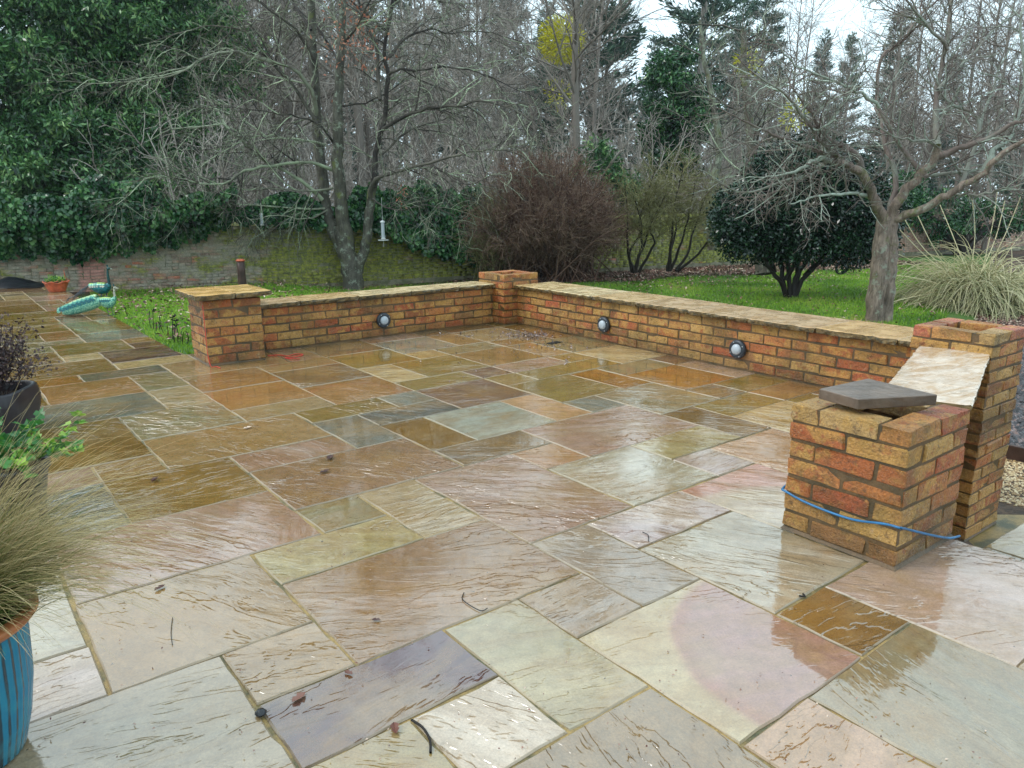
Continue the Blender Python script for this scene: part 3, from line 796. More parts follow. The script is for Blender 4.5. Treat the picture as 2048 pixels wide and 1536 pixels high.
# blue cable slung across the short pier
def tube_thing(name, pts, rad, mat, label, cat, k=8, group=None):
    T = Tubes(); T.add(pts, [rad] * len(pts), k); return tag(obj(name, T.build(name, mat)), label, cat, group)
def spline(P, n=6):
    out = []
    for i in range(len(P) - 1):
        p0 = Vector(P[max(i - 1, 0)]); p1 = Vector(P[i]); p2 = Vector(P[i + 1]); p3 = Vector(P[min(i + 2, len(P) - 1)])
        for j in range(n):
            t = j / n
            out.append(.5 * ((2 * p1) + (p2 - p0) * t + (2 * p0 - 5 * p1 + 4 * p2 - p3) * t * t + (3 * p1 - p0 - 3 * p2 + p3) * t ** 3))
    out.append(Vector(P[-1])); return out
tube_thing('cable', spline([(2.66, 1.625, .185), (2.59, 1.624, .167), (2.577, 1.60, .164), (2.577, 1.50, .146), (2.577, 1.33, .142), (2.576, 1.2, .168), (2.577, 1.146, .172), (2.60, 1.141, .165), (2.80, 1.138, .085), (2.93, 1.138, .036), (3.00, 1.136, .014), (3.06, 1.13, .007)]), .0048, M_CABLE,
           'bright blue cable wrapped round the short brick pier', 'cable')
def gp(px, py, z=0):
    d = FW + RT * ((px - 1024) / FPX) - UP * ((py - 768) / FPX); return Vector((0, 0, CAMZ)) + d * ((z - CAMZ) / d.z)
tube_thing('string', spline([(1.612, 6.232, .50), (1.613, 6.231, .3), (1.612, 6.228, .12), (1.62, 6.2, .01), gp(432, 733, .006), gp(441, 736, .006)]), .003, M_STRING, 'red string hanging down the corner of the capped pier', 'string', 5)
tube_thing('string', spline([gp(536, 711, .006), gp(560, 710, .006), gp(575, 712, .006), gp(590, 708, .006), gp(606, 709, .006), gp(588, 714, .006), gp(570, 716, .006), gp(600, 718, .006)]), .004, M_STRING, 'red string lying loose on the paving beside the capped pier', 'string', 5)
dr = gp(1108, 686)
tag(obj('drain', box_mesh('drain', -.07, .07, -.03, .03, -.02, .006, M_DRAIN), None, (dr.x, dr.y, .0), (0, 0, .1)), 'small black drain slot in the paving near the far corner', 'drain')
#PART2
# ------------------------------------------------------------------ old garden wall
WL0, WLS = 15.55, -.19
def wall_b(a): return WL0 + WLS * a
def wall_depth(px):
    """distance along the view at which a photograph column meets the old wall"""
    k = (px - 1024) / FPX * math.cos(PITCH)
    k = (px - 1024) / FPX / (math.cos(PITCH) + math.sin(PITCH) * .1)
    ca, sa = math.cos(YAW), math.sin(YAW)
    # a = d*ca + r*sa ; b = d*sa - r*ca ; r = k*d
    A = ca + k * sa; B = sa - k * ca
    return WL0 / (B - WLS * A)
WT = .84
WANG = math.atan(WLS)
def oldbrick_mat(name, use_attr):
    t = NT(name)
    rd = t.n('Attribute', attribute_name='rnd').outputs['Fac'] if use_attr else t.n('ObjectInfo').outputs['Random']
    p = t.n('NewGeometry').outputs['Position']; xyz = t.n('SeparateXYZ', i_0=p).outputs
    c = t.ramp(rd, [(0, srgb(136, 112, 96)), (.35, srgb(164, 136, 114)), (.7, srgb(178, 158, 134)), (.86, srgb(186, 104, 74)), (1, srgb(146, 136, 124))])
    mp = t.n('Mapping'); t.l(p, mp.inputs[0]); mp.inputs['Scale'].default_value = (1, 1, 2.2); mp = mp.outputs[0]
    c = t.mix(t.rng(t.noise(mp, 2.0, 5, .7), .40, .56, 0, .85), c, srgb(160, 154, 136))
    moss = t.math('ADD', t.noise(mp, 2.2, 5, .7), t.math('MULTIPLY', t.rng(xyz[0], 3.0, 6.5), .20))
    moss = t.math('SUBTRACT', moss, t.math('MULTIPLY', t.rng(xyz[0], 17.5, 20), .28))
    c = t.mix(t.rng(moss, .50, .66, 0, .9), c, t.mix(t.rng(t.noise(p, 14, 4, .7), .35, .65), srgb(88, 96, 34), srgb(158, 160, 44)))
    pat = t.math('MULTIPLY', t.rng(t.math('ABSOLUTE', t.math('SUBTRACT', xyz[0], 2.12)), .16, .26, 1, 0), t.rng(xyz[2], .42, .5, 1, 0))
    c = t.mix(t.math('MULTIPLY', pat, .85), c, srgb(196, 136, 122))
    far = t.rng(xyz[0], 18, 20)
    c = t.mix(t.math('MULTIPLY', far, .45), c, srgb(176, 126, 104))
    c = t.mix(1.0, c, t.ramp(t.noise(p, 40, 4, .7), [(.3, (.6, .6, .6)), (.7, (1.2, 1.2, 1.2))]), 'MULTIPLY')
    t.set(Base_Color=c, Roughness=.7); t.bump(t.noise(p, 45, 4, .7), .8, .01)
    return t.m
M_OLD_O = oldbrick_mat('old_wall_brick', False); M_OLD_S = oldbrick_mat('old_wall_brick_mass', True)
M_OLDMORT = mortar_material('old_wall_mortar', (150, 142, 118), (104, 104, 70))
ow = thing('garden_wall', 'long old brick wall with moss and lichen closing the garden, partly under ivy', 'brick wall', (0, WL0, 0), WANG)
LA, LB = -9 / math.cos(WANG), 36 / math.cos(WANG)
obj('mortar', box_mesh('mortar', LA, LB, .008, .33, -.9, WT - .012, M_OLDMORT), ow)
OB = []
for k in range(6):
    bm = bmesh.new(); bmesh.ops.create_cube(bm, size=1)
    for v in bm.verts: v.co = Vector((v.co.x * .212, v.co.y * .1, v.co.z * .049)) + Vector((rng.gauss(0, .003), rng.gauss(0, .003), rng.gauss(0, .002)))
    OB.append(bm_mesh('brick', bm, M_OLD_O))
bV, bF, bA = [], [], []
cubeV = np.array([(x, y, z) for z in (-1, 1) for y in (-1, 1) for x in (-1, 1)], float) * .5
cubeF = np.array([(0, 1, 5, 4), (4, 5, 7, 6), (1, 3, 7, 5), (2, 0, 4, 6), (3, 2, 6, 7)])
r3 = random.Random(9); nobj = 0; off = 0
OCH = .0575
for k in range(-6, int((WT - .0) / OCH)):
    z = k * OCH + OCH / 2 + .01
    x = LA + (.11 if k % 2 else 0)
    while x < LB - .25:
        ln_ = .212 if r3.random() < .72 else .103
        cx = x + ln_ / 2
        y = .05 + r3.gauss(0, .0035)
        if 2.3 < cx < 6.6 and -1 <= k and ln_ > .2 and nobj < 300 and r3.random() > .05:
            o = obj('brick', r3.choice(OB), ow, (cx, y, z), (0, r3.uniform(-.02, .02), r3.uniform(-.02, .02))); nobj += 1
        else:
            v = cubeV * np.array([ln_, .1, .049]) + np.array([cx, y, z]) + nr.normal(0, .002, (8, 3))
            bV.append(v); bF.append(cubeF + off); bA += [r3.random()] * 8; off += 8
        x += ln_ + .009
o = obj('brick_courses', new_mesh('brick_courses', np.concatenate(bV), np.concatenate(bF), M_OLD_S, False, bA), ow); o['kind'] = 'stuff'
# rounded capping course
T = Tubes(); T.add([(LA + i * (LB - LA) / 60, .16, WT + .01 * math.sin(i)) for i in range(61)], [.16] * 61, 10)
obj('capping', T.build('capping', M_OLD_S), ow, (0, 0, -.09))

# ------------------------------------------------------------------ branch growing
def vrot(d, ang, r):
    """tilt unit vector d by ang about a random axis"""
    a = Vector((r.gauss(0, 1), r.gauss(0, 1), r.gauss(0, 1))); p = a - d * a.dot(d); p.normalize()
    return (d * math.cos(ang) + p * math.sin(ang)).normalized()

def shoot(T, p, d, L, r0, r1, n, wob, grav, r, k, rnd):
    pts = [p.copy()]; q = p.copy(); s = L / n
    for i in range(n):
        d = (d + Vector((r.gauss(0, wob), r.gauss(0, wob), r.gauss(0, wob) + grav))).normalized()
        q = q + d * s; pts.append(q)
    rad = [r0 + (r1 - r0) * i / n for i in range(n + 1)]
    T.add([tuple(x) for x in pts], rad, k, rnd)
    return pts, rad

def ramify(T, pts, rad, r, lv, cfg):
    """cfg[lv] = (spacing, length, angle, gravity, wobble, radius, rnd range, segs, t0)"""
    if lv >= len(cfg): return
    sp, Lm, ang, grav, wob, rr, (ra, rb), n, t0 = cfg[lv]
    seg = [(pts[i + 1] - pts[i]).length for i in range(len(pts) - 1)]; tot = sum(seg)
    s = tot * t0 + r.random() * sp
    while s < tot:
        a = s; i = 0
        while i < len(seg) - 1 and a > seg[i]: a -= seg[i]; i += 1
        f = a / (seg[i] + 1e-6); p = pts[i].lerp(pts[i + 1], min(f, 1)); d = (pts[i + 1] - pts[i]).normalized()
        rb_ = rad[i] + (rad[i + 1] - rad[i]) * min(f, 1)
        L = Lm * r.uniform(.5, 1.25) * (1.15 - .55 * s / tot)
        r0 = min(rb_ * .7, rr); r1 = max(r0 * .35, cfg[-1][5] * .6)
        q, qr = shoot(T, p, vrot(d, ang * r.uniform(.7, 1.3), r), L, r0, r1, n, wob, grav, r, 3 if lv else 4, r.uniform(ra, rb))
        ramify(T, q, qr, r, lv + 1, cfg)
        s += sp * r.uniform(.6, 1.4)

def limb(T, P, depth, r0, r1, r, cfg, dend=None, k=7, rnd=.4, lv=0, n=3):
    dend = r.uniform(-1.6, 1.6) if dend is None else dend
    m = len(P) - 1
    pts = [put(x, y, depth + dend * (i / m) ** 1.0) for i, (x, y) in enumerate(P)]
    pts = spline(pts, n)
    N = len(pts) - 1
    pts = [p + Vector((r.gauss(0, .012), r.gauss(0, .012), r.gauss(0, .012))) if 0 < i < N else p for i, p in enumerate(pts)]
    rad = [r0 + (r1 - r0) * (i / N) ** .8 for i in range(N + 1)]
    T.add([tuple(p) for p in pts], rad, k, rnd)
    ramify(T, pts, rad, r, lv, cfg)
    return pts, rad

def tree_thing(name, label, cat, base, trunkT, branchT, mat, group=None, mat2=None):
    t = thing(name, label, cat, tuple(base), 0, group)
    for nm, T in (('trunk', trunkT), ('crown', branchT)):
        if T is None: continue
        me = T.build(nm, mat2 if (mat2 and nm == 'crown') else mat)
        co = np.empty(len(me.vertices) * 3, dtype=np.float32); me.vertices.foreach_get('co', co)
        me.vertices.foreach_set('co', (co.reshape(-1, 3) - np.array(base, dtype=np.float32)).ravel())
        obj(nm, me, t)
    return t

# ---- tree 1: lichen-covered tree in the middle of the lawn edge
D1 = 14.75
CF1 = [(.19, 1.1, .80, -.06, .17, .013, (.0, .85), 5, .10), (.12, .52, .75, -.13, .24, .0062, (.0, .85), 4, .08), (.10, .27, .7, -.14, .24, .0044, (0, .6), 3, .1)]
ra = random.Random(101)
TT, TB = Tubes(), Tubes()
def trk(P, r0, r1, dend, k=10): return limb(TT, P, D1, r0, r1, ra, [], dend, k, .3)
trk([(706, 592), (707, 575), (704, 550), (698, 520), (690, 490), (684, 450)], .23, .16, 0, 14)
trk([(698, 530), (681, 490), (668, 462), (655, 425), (648, 393), (639, 307), (632, 239), (629, 137), (622, 51), (619, -60)], .14, .07, .3)
trk([(694, 500), (690, 460), (684, 427), (677, 342), (675, 273), (680, 171), (684, 68), (688, -60)], .16, .06, -.3)
trk([(711, 560), (716, 543), (728, 500), (734, 470), (738, 440), (741, 400), (745, 376), (752, 350)], .11, .075, .1)
L1 = [([(632, 230), (625, 181), (581, 137), (513, 116), (461, 103), (410, 113), (376, 137), (342, 150), (290, 161), (205, 167), (113, 164)], .045, .006, -2.0),
 ([(636, 260), (600, 190), (560, 140), (513, 99), (489, 65), (444, 51), (380, 60), (300, 85)], .04, .005, -1.2),
 ([(645, 400), (600, 360), (533, 321), (478, 280), (444, 249), (403, 253), (342, 260), (290, 284)], .045, .006, -1.5),
 ([(670, 342), (622, 325), (547, 331), (489, 342), (461, 359), (427, 369), (342, 355), (301, 355), (273, 376), (232, 410)], .04, .005, -2.4),
 ([(666, 376), (620, 380), (581, 379), (513, 376), (450, 390), (380, 400)], .03, .005, -1.0),
 ([(650, 417), (547, 415), (444, 403), (342, 407), (250, 400)], .025, .005, -1.8),
 ([(650, 290), (612, 280), (547, 273), (506, 277), (472, 290), (420, 320), (380, 350)], .03, .005, -1.2),
 ([(741, 393), (752, 359), (800, 342), (858, 325), (919, 308), (981, 299), (1029, 299), (1076, 300)], .05, .006, -1.5),
 ([(840, 330), (864, 328), (892, 349), (933, 369), (981, 355), (1020, 345)], .02, .005, -1.6),
 ([(748, 376), (752, 307), (769, 239), (776, 154), (769, 103), (783, 17), (790, -60)], .06, .025, .4),
 ([(765, 260), (810, 232), (858, 215), (912, 212), (960, 202), (1022, 215), (1056, 236), (1083, 256), (1124, 270)], .04, .006, -1.8),
 ([(760, 310), (823, 260), (885, 239), (960, 205)], .03, .006, .8),
 ([(778, 150), (800, 138), (844, 140), (885, 133), (940, 140), (988, 157), (1032, 178), (1080, 200)], .03, .005, -1.2),
 ([(772, 120), (817, 75), (861, 58), (902, 68), (947, 61), (1008, 72), (1060, 90)], .03, .005, .9),
 ([(760, 200), (755, 130), (750, 85), (721, 20), (700, -60)], .04, .02, .8),
 ([(680, 212), (731, 205), (776, 185), (820, 150)], .025, .006, .5),
 ([(629, 120), (590, 60), (540, 20), (480, -20)], .035, .008, -.8), ([(622, 60), (580, 0), (520, -60)], .03, .008, 1.0),
 ([(684, 90), (720, 40), (760, -30)], .03, .01, -1.0), ([(790, 0), (850, -40), (920, -60)], .03, .006, -1.0),
 ([(676, 300), (640, 250), (600, 235), (540, 225), (470, 215), (400, 215)], .028, .005, -1.8),
 ([(680, 130), (640, 60), (600, 20), (560, -40)], .03, .008, 1.4), ([(770, 60), (700, 0), (640, -60)], .03, .008, 1.2),
 ([(655, 420), (610, 440), (560, 430), (500, 440)], .02, .005, -.8), ([(742, 395), (790, 420), (850, 410), (910, 430)], .02, .005, -1.0)]
for P, a, b, de in L1: limb(TB, P, D1, a * .92, b, ra, CF1, de, 6, ra.uniform(.0, .25) + (.5 if P[0][0] < 672 and P[-1][1] > 130 else 0))
# upper crown, mostly above the picture
for k in range(16):
    x = ra.uniform(600, 800); p = put(x, -40 - ra.random() * 120, D1)
    pts, rad = shoot(TB, p, Vector((ra.gauss(0, .6), ra.gauss(0, .6), .8)).normalized(), ra.uniform(1.5, 2.8), .035, .008, 7, .1, .02, ra, 5, .5)
    ramify(TB, pts, rad, ra, 0, CF1)
base1 = put(706, 590, D1)
t1 = tree_thing('bare_tree', 'spreading bare tree with several trunks and lichen-covered branches behind the back wall', 'tree', base1, TT, TB, M_BARK1, None, M_TWIG1)

def quads_obj(name, P, D, N, L, Wd, mat, rnd, parent=None, fold=.1):
    V, F = leaf_quads(P, D, N, L, Wd, fold)
    return obj(name, new_mesh(name, V, F, mat, False, np.repeat(rnd, 4)), parent)

def cluster_leaves(name, centres, n, spread, L, Wd, mat, parent=None, down=.8):
    P = []; 
    for c in centres: P.append(np.array(tuple(c)) + nr.normal(0, 1, (n, 3)) * np.array(spread))
    P = np.concatenate(P); m = len(P)
    D = unit(m); D[:, 2] -= down; D /= np.linalg.norm(D, axis=1, keepdims=True)
    return quads_obj(name, P, D, unit(m), nr.uniform(.6, 1.2, m) * L, nr.uniform(.6, 1.2, m) * Wd, mat, nr.random(m), parent, .2)
dl = cluster_leaves('dead_leaves', [put(x, y, D1 - .5) - base1 for x, y in [(700, 60), (715, 40), (690, 80), (730, 90), (675, 110), (720, 115), (690, 15), (722, 20), (728, 66)]], 26, (.22, .22, .22), .085, .035, M_COPPER, t1)
dl2 = cluster_leaves('dead_leaves', [put(803, y, D1 - .3) - base1 for y in (375, 390, 405)] + [put(596, 435, D1) - base1], 9, (.04, .04, .08), .08, .03, M_COPPER, t1)

# ---- tree 2: cherry with spreading mossy limbs, right
D2 = 10.8
CF2 = [(.14, .85, .85, .02, .19, .012, (.2, .9), 5, .12), (.10, .42, .8, .0, .22, .0055, (.1, .8), 4, .08), (.10, .2, .7, .0, .22, .0038, (.0, .6), 3, .15)]
rb = random.Random(202); TT, TB = Tubes(), Tubes()
def trk2(P, r0, r1, dend, k=10, rnd=.32): return limb(TT, P, D2, r0 * .86, r1 * .86, rb, [], dend, k, rnd)
trk2([(1745, 655), (1752, 600), (1758, 545), (1763, 500), (1768, 450), (1772, 430)], .155, .115, 0, 14)
trk2([(1767, 655), (1772, 600), (1777, 545), (1780, 500), (1783, 455), (1786, 425)], .13, .10, .03, 14)
trk2([(1772, 450), (1761, 427), (1745, 392), (1732, 358), (1710, 339), (1691, 329), (1670, 322)], .095, .05, -.5)
trk2([(1779, 450), (1795, 402), (1824, 367), (1849, 342), (1871, 316), (1875, 291)], .09, .052, -.3)
trk2([(1786, 440), (1811, 430), (1843, 418), (1875, 402), (1906, 383), (1938, 364), (1970, 345), (1985, 323), (2017, 297), (2050, 280), (2100, 240)], .08, .03, -.9)
L2 = [([(1670, 322), (1659, 320), (1634, 318), (1618, 329), (1590, 345), (1550, 350), (1500, 365)], .05, .006, -1.2),
 ([(1725, 350), (1716, 313), (1685, 294), (1653, 275), (1637, 253), (1615, 215), (1580, 170)], .06, .01, -.6),
 ([(1745, 400), (1720, 388), (1690, 388), (1649, 390), (1608, 398), (1580, 408)], .035, .006, -1.3),
 ([(1700, 335), (1660, 300), (1625, 262), (1600, 225), (1570, 190), (1530, 160), (1480, 120)], .04, .006, -1.6),
 ([(1690, 330), (1640, 300), (1590, 285), (1545, 270), (1510, 250), (1470, 235), (1430, 215)], .035, .005, -1.0),
 ([(1655, 320), (1620, 350), (1580, 360), (1530, 375), (1480, 385), (1430, 360)], .03, .005, -1.5),
 ([(1875, 291), (1871, 239), (1874, 171), (1895, 85), (1902, 0), (1905, -60)], .05, .02, .5),
 ([(1871, 316), (1887, 310), (1919, 294), (1954, 285), (1985, 272), (2017, 253), (2060, 235), (2120, 210)], .06, .02, -.6),
 ([(1960, 350), (1990, 300), (2015, 280), (2035, 240), (2060, 190)], .05, .02, .4),
 ([(1880, 392), (1919, 388), (1970, 389), (2001, 377), (2027, 373), (2070, 360)], .025, .008, -.8),
 ([(1810, 385), (1843, 354), (1890, 348), (1938, 345), (1985, 342), (2033, 354), (2080, 365)], .035, .01, .6),
 ([(1840, 350), (1800, 290), (1758, 215), (1755, 170), (1765, 113), (1789, 96), (1820, 62), (1844, 27), (1874, 0), (1900, -40)], .035, .012, .5),
 ([(1956, 285), (1956, 239), (1936, 222), (1895, 202), (1878, 171), (1861, 137), (1850, 80)], .03, .008, .2),
 ([(1871, 290), (1861, 284), (1826, 280), (1789, 273), (1741, 253)], .025, .006, -.8),
 ([(1758, 215), (1725, 185), (1690, 174), (1638, 150), (1594, 130), (1560, 92), (1530, 50)], .025, .005, -.8),
 ([(1780, 430), (1790, 350), (1770, 290), (1765, 240), (1750, 215)], .05, .02, .6),
 ([(1897, 310), (1915, 340), (1930, 352)], .02, .01, .1), ([(1920, 375), (1950, 300), (1965, 240), (1985, 180), (2010, 100)], .04, .012, .8),
 ([(1650, 310), (1640, 260), (1610, 230), (1560, 215), (1500, 190), (1450, 165)], .03, .005, .8),
 ([(2000, 300), (2060, 290), (2110, 300)], .04, .01, .3), ([(2030, 245), (2050, 150), (2040, 60), (2060, -20)], .03, .012, .3),
 ([(1895, 100), (1850, 40), (1800, -10), (1750, -40)], .025, .006, -.6), ([(1875, 180), (1930, 120), (1990, 60), (2050, 10)], .025, .006, .9)]
for P, a, b, de in L2: limb(TB, P, D2, a, b, rb, CF2, de, 6, rb.uniform(.3, .75))
for k in range(8):
    p = put(rb.uniform(1780, 2060), -40 - rb.random() * 60, D2)
    pts, rad = shoot(TB, p, Vector((rb.gauss(0, .6), rb.gauss(0, .6), .8)).normalized(), rb.uniform(1, 1.8), .02, .006, 6, .1, .02, rb, 5, .5)
    ramify(TB, pts, rad, rb, 0, CF2)
base2 = put(1756, 648, D2)
tree_thing('cherry_tree', 'bare forked cherry tree with mossy lichen-covered limbs behind the right-hand wall', 'tree', base2, TT, TB, M_BARK2, None, M_TWIG2)

# ------------------------------------------------------------------ leafy masses
def leafcloud(name, blobs, n, per, L, Wd, mat, parent, down=.3, inner=.4, bump=.8, spread=.11, rb0=(0, 1), fold=.15):
    B = np.array([(b[0], b[1], b[2], b[3], b[4] if len(b) > 4 else b[3], b[5] if len(b) > 5 else b[3]) for b in blobs])
    w = (B[:, 3] * B[:, 5]); w = w / w.sum()
    k = nr.choice(len(B), n, p=w); u = unit(n)
    rho = 1 - inner * nr.random(n) ** 1.6
    lump = 1 + bump * .5 * (np.sin(u[:, 0] * 7 + k * 2.1) * np.sin(u[:, 1] * 6 + k) + np.sin(u[:, 2] * 8 + k * 1.3) * .6) * .6
    Cc = B[k, :3] + u * B[k, 3:6] * (rho * lump)[:, None]
    tone = nr.normal(0, .10, n) + .22 * (np.sin(u[:, 0] * 9 + k * 1.7) * np.sin(u[:, 1] * 8 + u[:, 2] * 7 + k))
    P = np.repeat(Cc, per, 0); m = len(P); U_ = np.repeat(u, per, 0)
    P = P + nr.normal(0, spread, (m, 3))
    D = U_ * .7 + unit(m) * .9; D[:, 2] -= down; D /= np.linalg.norm(D, axis=1, keepdims=True)
    N = U_ * .6 + unit(m) + np.array([0, 0, .7])
    rd = np.clip(nr.uniform(rb0[0], rb0[1], m) * .7 + .12 + np.repeat(tone, per), 0, 1)
    o = quads_obj(name, P, D, N / np.linalg.norm(N, axis=1, keepdims=True), nr.uniform(.6, 1.25, m) * L, nr.uniform(.7, 1.2, m) * Wd, mat, rd, parent, fold)
    o['kind'] = 'stuff'
    return o

def evergreen(label, blobs, n, seedbase, L=.15, Wd=.05, mat=None, cat='tree', name='evergreen_tree', per=13, spread=.12, trunk=True):
    """blobs are (px, py, depth, radius in metres)"""
    Bw = [put(x, y, d) for x, y, d, r in blobs]
    gx = sum(p.x for p in Bw) / len(Bw); gy = sum(p.y for p in Bw) / len(Bw); base = Vector((gx, gy, terr(gx, gy)))
    t = thing(name, label, cat, tuple(base))
    bl_ = [(p.x - base.x, p.y - base.y, p.z - base.z, b[3]) for p, b in zip(Bw, blobs)]
    sub = []; r = random.Random(seedbase + 900)
    for b in bl_:                              # billows: smaller rounded sprays standing off each bough
        for _ in range(max(4, int(11 * b[3] ** 2))):
            u = Vector((r.gauss(0, 1), r.gauss(0, 1), r.gauss(0, 1))).normalized(); q = Vector(b[:3]) + u * b[3] * r.uniform(.62, 1.02)
            rr = r.uniform(.2, .38) * (.6 + .4 * b[3]); sub.append((q.x, q.y, q.z, rr * 1.25, rr * 1.25, rr * .62))
    leafcloud('leaves', sub, int(n * .8), per, L, Wd, mat or M_LAUREL, t, spread=spread * .62, bump=.4, down=.45, inner=.7)
    leafcloud('leaves', [(b[0], b[1], b[2], b[3] * .8) for b in bl_], int(n * .3), per, L, Wd, mat or M_LAUREL, t, spread=spread, bump=.4, rb0=(0, .5))  # inner leaves in darker tones: shade between the sprays put into the colour
    if trunk:
        T = Tubes(); r = random.Random(seedbase)
        for b in bl_:
            q = Vector(b[:3]); s = Vector((r.uniform(-.15, .15), r.uniform(-.15, .15), 0))
            T.add([tuple(s), tuple(s.lerp(q, .35) + Vector((0, 0, .3))), tuple(s.lerp(q, .75) + Vector((0, 0, .2))), tuple(q)], [.11, .08, .05, .02], 6, .4)
        obj('trunk', T.build('trunk', M_BARKDK), t)
    return t
evergreen('tall broad-leaved evergreen filling the top left corner above the ivied wall', [(-160, 60, 18.5, 2.2), (40, -40, 18.5, 1.9), (70, 90, 18, 1.6), (30, 230, 17.4, 1.5), (-170, 300, 17.5, 2.1), (10, 350, 16.9, 1.1), (130, 170, 18.2, 1.2)], 5200, 1)
evergreen('evergreen laurel with drooping foliage, second from the left edge', [(240, 20, 19, 1.6), (180, 130, 18.6, 1.2), (300, 120, 19.4, 1.3), (250, 230, 18.8, 1.2), (200, -90, 19, 1.6), (360, -20, 20, 1.3)], 3700, 2)
evergreen('low green laurel leaning over the ivy, left of the bare lichen tree', [(120, 330, 17, 1.2), (230, 330, 17.4, 1.1), (320, 300, 18.2, .95), (90, 410, 16.4, .8), (210, 400, 16.6, .8), (330, 380, 17.4, .9), (400, 400, 17.8, .6)], 4200, 3)
evergreen('dark evergreen tangle behind the laurels, reaching the ivied wall top', [(380, 230, 21, 1.3), (420, 330, 20, 1.0), (450, 120, 22, 1.1), (300, 200, 21, 1.6), (150, 260, 20, 2.0), (0, 150, 21, 2.4), (220, 60, 22, 2.2), (370, 60, 22.5, 1.6)], 3000, 4)
evergreen('ivy-smothered tree standing dark green between the conifers and the cherry tree', [(1345, 130, 24, .55), (1340, 190, 24, .85), (1365, 240, 24, .9), (1330, 300, 24, .8), (1350, 350, 24, .75), (1380, 170, 24.4, .6)], 1500, 5, .12, .07, M_IVY)
evergreen('small bright green laurel shrub above the red-brown bush', [(1195, 320, 20, .45), (1225, 350, 20, .4), (1260, 375, 20, .4)], 260, 6, .15, .05)
evergreen('evergreen bush hanging over the pinkish wall at right', [(1880, 430, 23, .8), (1830, 420, 23, .7), (1930, 425, 23.2, .5), (1800, 400, 24, .9), (1975, 440, 23, .5), (2030, 430, 23, .6), (2085, 425, 23, .7)], 1000, 7, .12, .05, M_IVY)

# glossy rounded shrub (standard camellia)
Dc = 13.5
bc = put(1577, 598, Dc)
t = thing('camellia', 'rounded glossy dark evergreen shrub on several black stems, left of the cherry trunk', 'shrub', tuple(bc))
CB = [(1462, 455, .34), (1465, 420, .36), (1510, 490, .30), (1545, 478, .34), (1655, 495, .30), (1710, 500, .33), (1755, 490, .30), (1770, 430, .36), (1500, 430, .62), (1560, 360, .66), (1620, 330, .62), (1560, 450, .66), (1640, 400, .75), (1700, 440, .62), (1720, 380, .5), (1610, 470, .5), (1480, 470, .4), (1690, 480, .45), (1750, 460, .38), (1600, 400, .9), (1660, 340, .5), (1520, 400, .5)]
cb = []
for x, y, r in CB: p = put(x, y, Dc + rng.uniform(-.45, .45)) - bc; cb.append((p.x, p.y, p.z, r * .95))
leafcloud('leaves', cb, 6200, 10, .078, .038, M_CAMEL, t, down=.1, inner=.4, bump=.12, spread=.06)
T = Tubes()
for P in ([(1572, 598), (1560, 560), (1535, 530), (1522, 500), (1510, 450)], [(1574, 598), (1566, 550), (1562, 510), (1556, 460), (1550, 400)], [(1580, 598), (1578, 550), (1575, 500), (1580, 440)],
          [(1584, 598), (1590, 560), (1600, 520), (1612, 480), (1630, 420)], [(1590, 598), (1605, 560), (1630, 530), (1655, 500), (1680, 470)], [(1586, 598), (1600, 545), (1625, 505), (1660, 480)], [(1570, 560), (1590, 530), (1596, 490), (1600, 450)],
          [(1548, 545), (1540, 510), (1545, 480)], [(1610, 552), (1640, 525), (1670, 515), (1700, 490)]):
    limb(T, P, Dc, .050, .022, rng, [(.3, .7, .6, .05, .12, .014, (.2, .8), 4, .45)], rng.uniform(-.3, .3), 7, .3)
me = T.build('stems', M_BARKDK); obj('stems', me, t, -bc)

# ring hanging under the glossy shrub
rg = put(1682, 537, 13.0)
Vr = []; Fr = []
T = Tubes()
for q in (.012, -.012):
    T.add([(.092 * math.cos(a), q, .092 * math.sin(a)) for a in np.linspace(0, 2 * math.pi, 25)], [.012] * 25, 6)
o = tag(obj('hanging_ring', T.build('hanging_ring', M_BLACK), None, tuple(rg), (0, 0, YAW - math.pi / 2)), 'small black ring hanging below the glossy dark shrub', 'hanging ring')

# ivy on the old wall
def ivy(label, n, shape, seed, L=.085, Wd=.078):
    """shape(rand)->(px, py, lift) sampled on the wall"""
    r = random.Random(seed); P = []
    for _ in range(n):
        x, y, lift = shape(r)
        d = wall_depth(x) - .03 - lift
        P.append(tuple(put(x, y, d)))
    P = np.array(P); base = np.array([P[:, 0].mean(), P[:, 1].mean(), -.2])
    t = thing('ivy', label, 'ivy', tuple(base))
    m = len(P)
    toCam = np.array([-math.cos(YAW), -math.sin(YAW), .45]); N = toCam + unit(m) * .8; N /= np.linalg.norm(N, axis=1, keepdims=True)
    D = unit(m) * .7; D[:, 2] -= .9; D /= np.linalg.norm(D, axis=1, keepdims=True)
    P = P - base
    tone = np.array([mnoise.noise(Vector(p) * 3.0) for p in P]) * .5
    o = quads_obj('leaves', P, D, N, nr.uniform(.6, 1.2, m) * L, nr.uniform(.6, 1.2, m) * Wd, M_IVY, np.clip(nr.random(m) * .75 + .1 + tone, 0, 1), t, .12); o['kind'] = 'stuff'
def lowL(x):
    K = [(-200, 505), (0, 512), (80, 508), (150, 522), (230, 508), (330, 492), (420, 468), (460, 440), (520, 447), (600, 452), (700, 452), (760, 455)]
    for (a, b), (c, d) in zip(K[:-1], K[1:]):
        if x <= c: return b + (d - b) * (x - a) / (c - a)
    return 455
def shL(r):
    x = r.uniform(-200, 470); lo = lowL(x) + 6 * math.sin(x * .13) + 4 * math.sin(x * .31)
    y = lo - abs(r.random()) ** .8 * (lo - 372 - 22 * math.sin(x * .021) - 10 * math.sin(x * .06)); return x, y, .05 + r.random() * .55 * sm((lo - y) / 60)
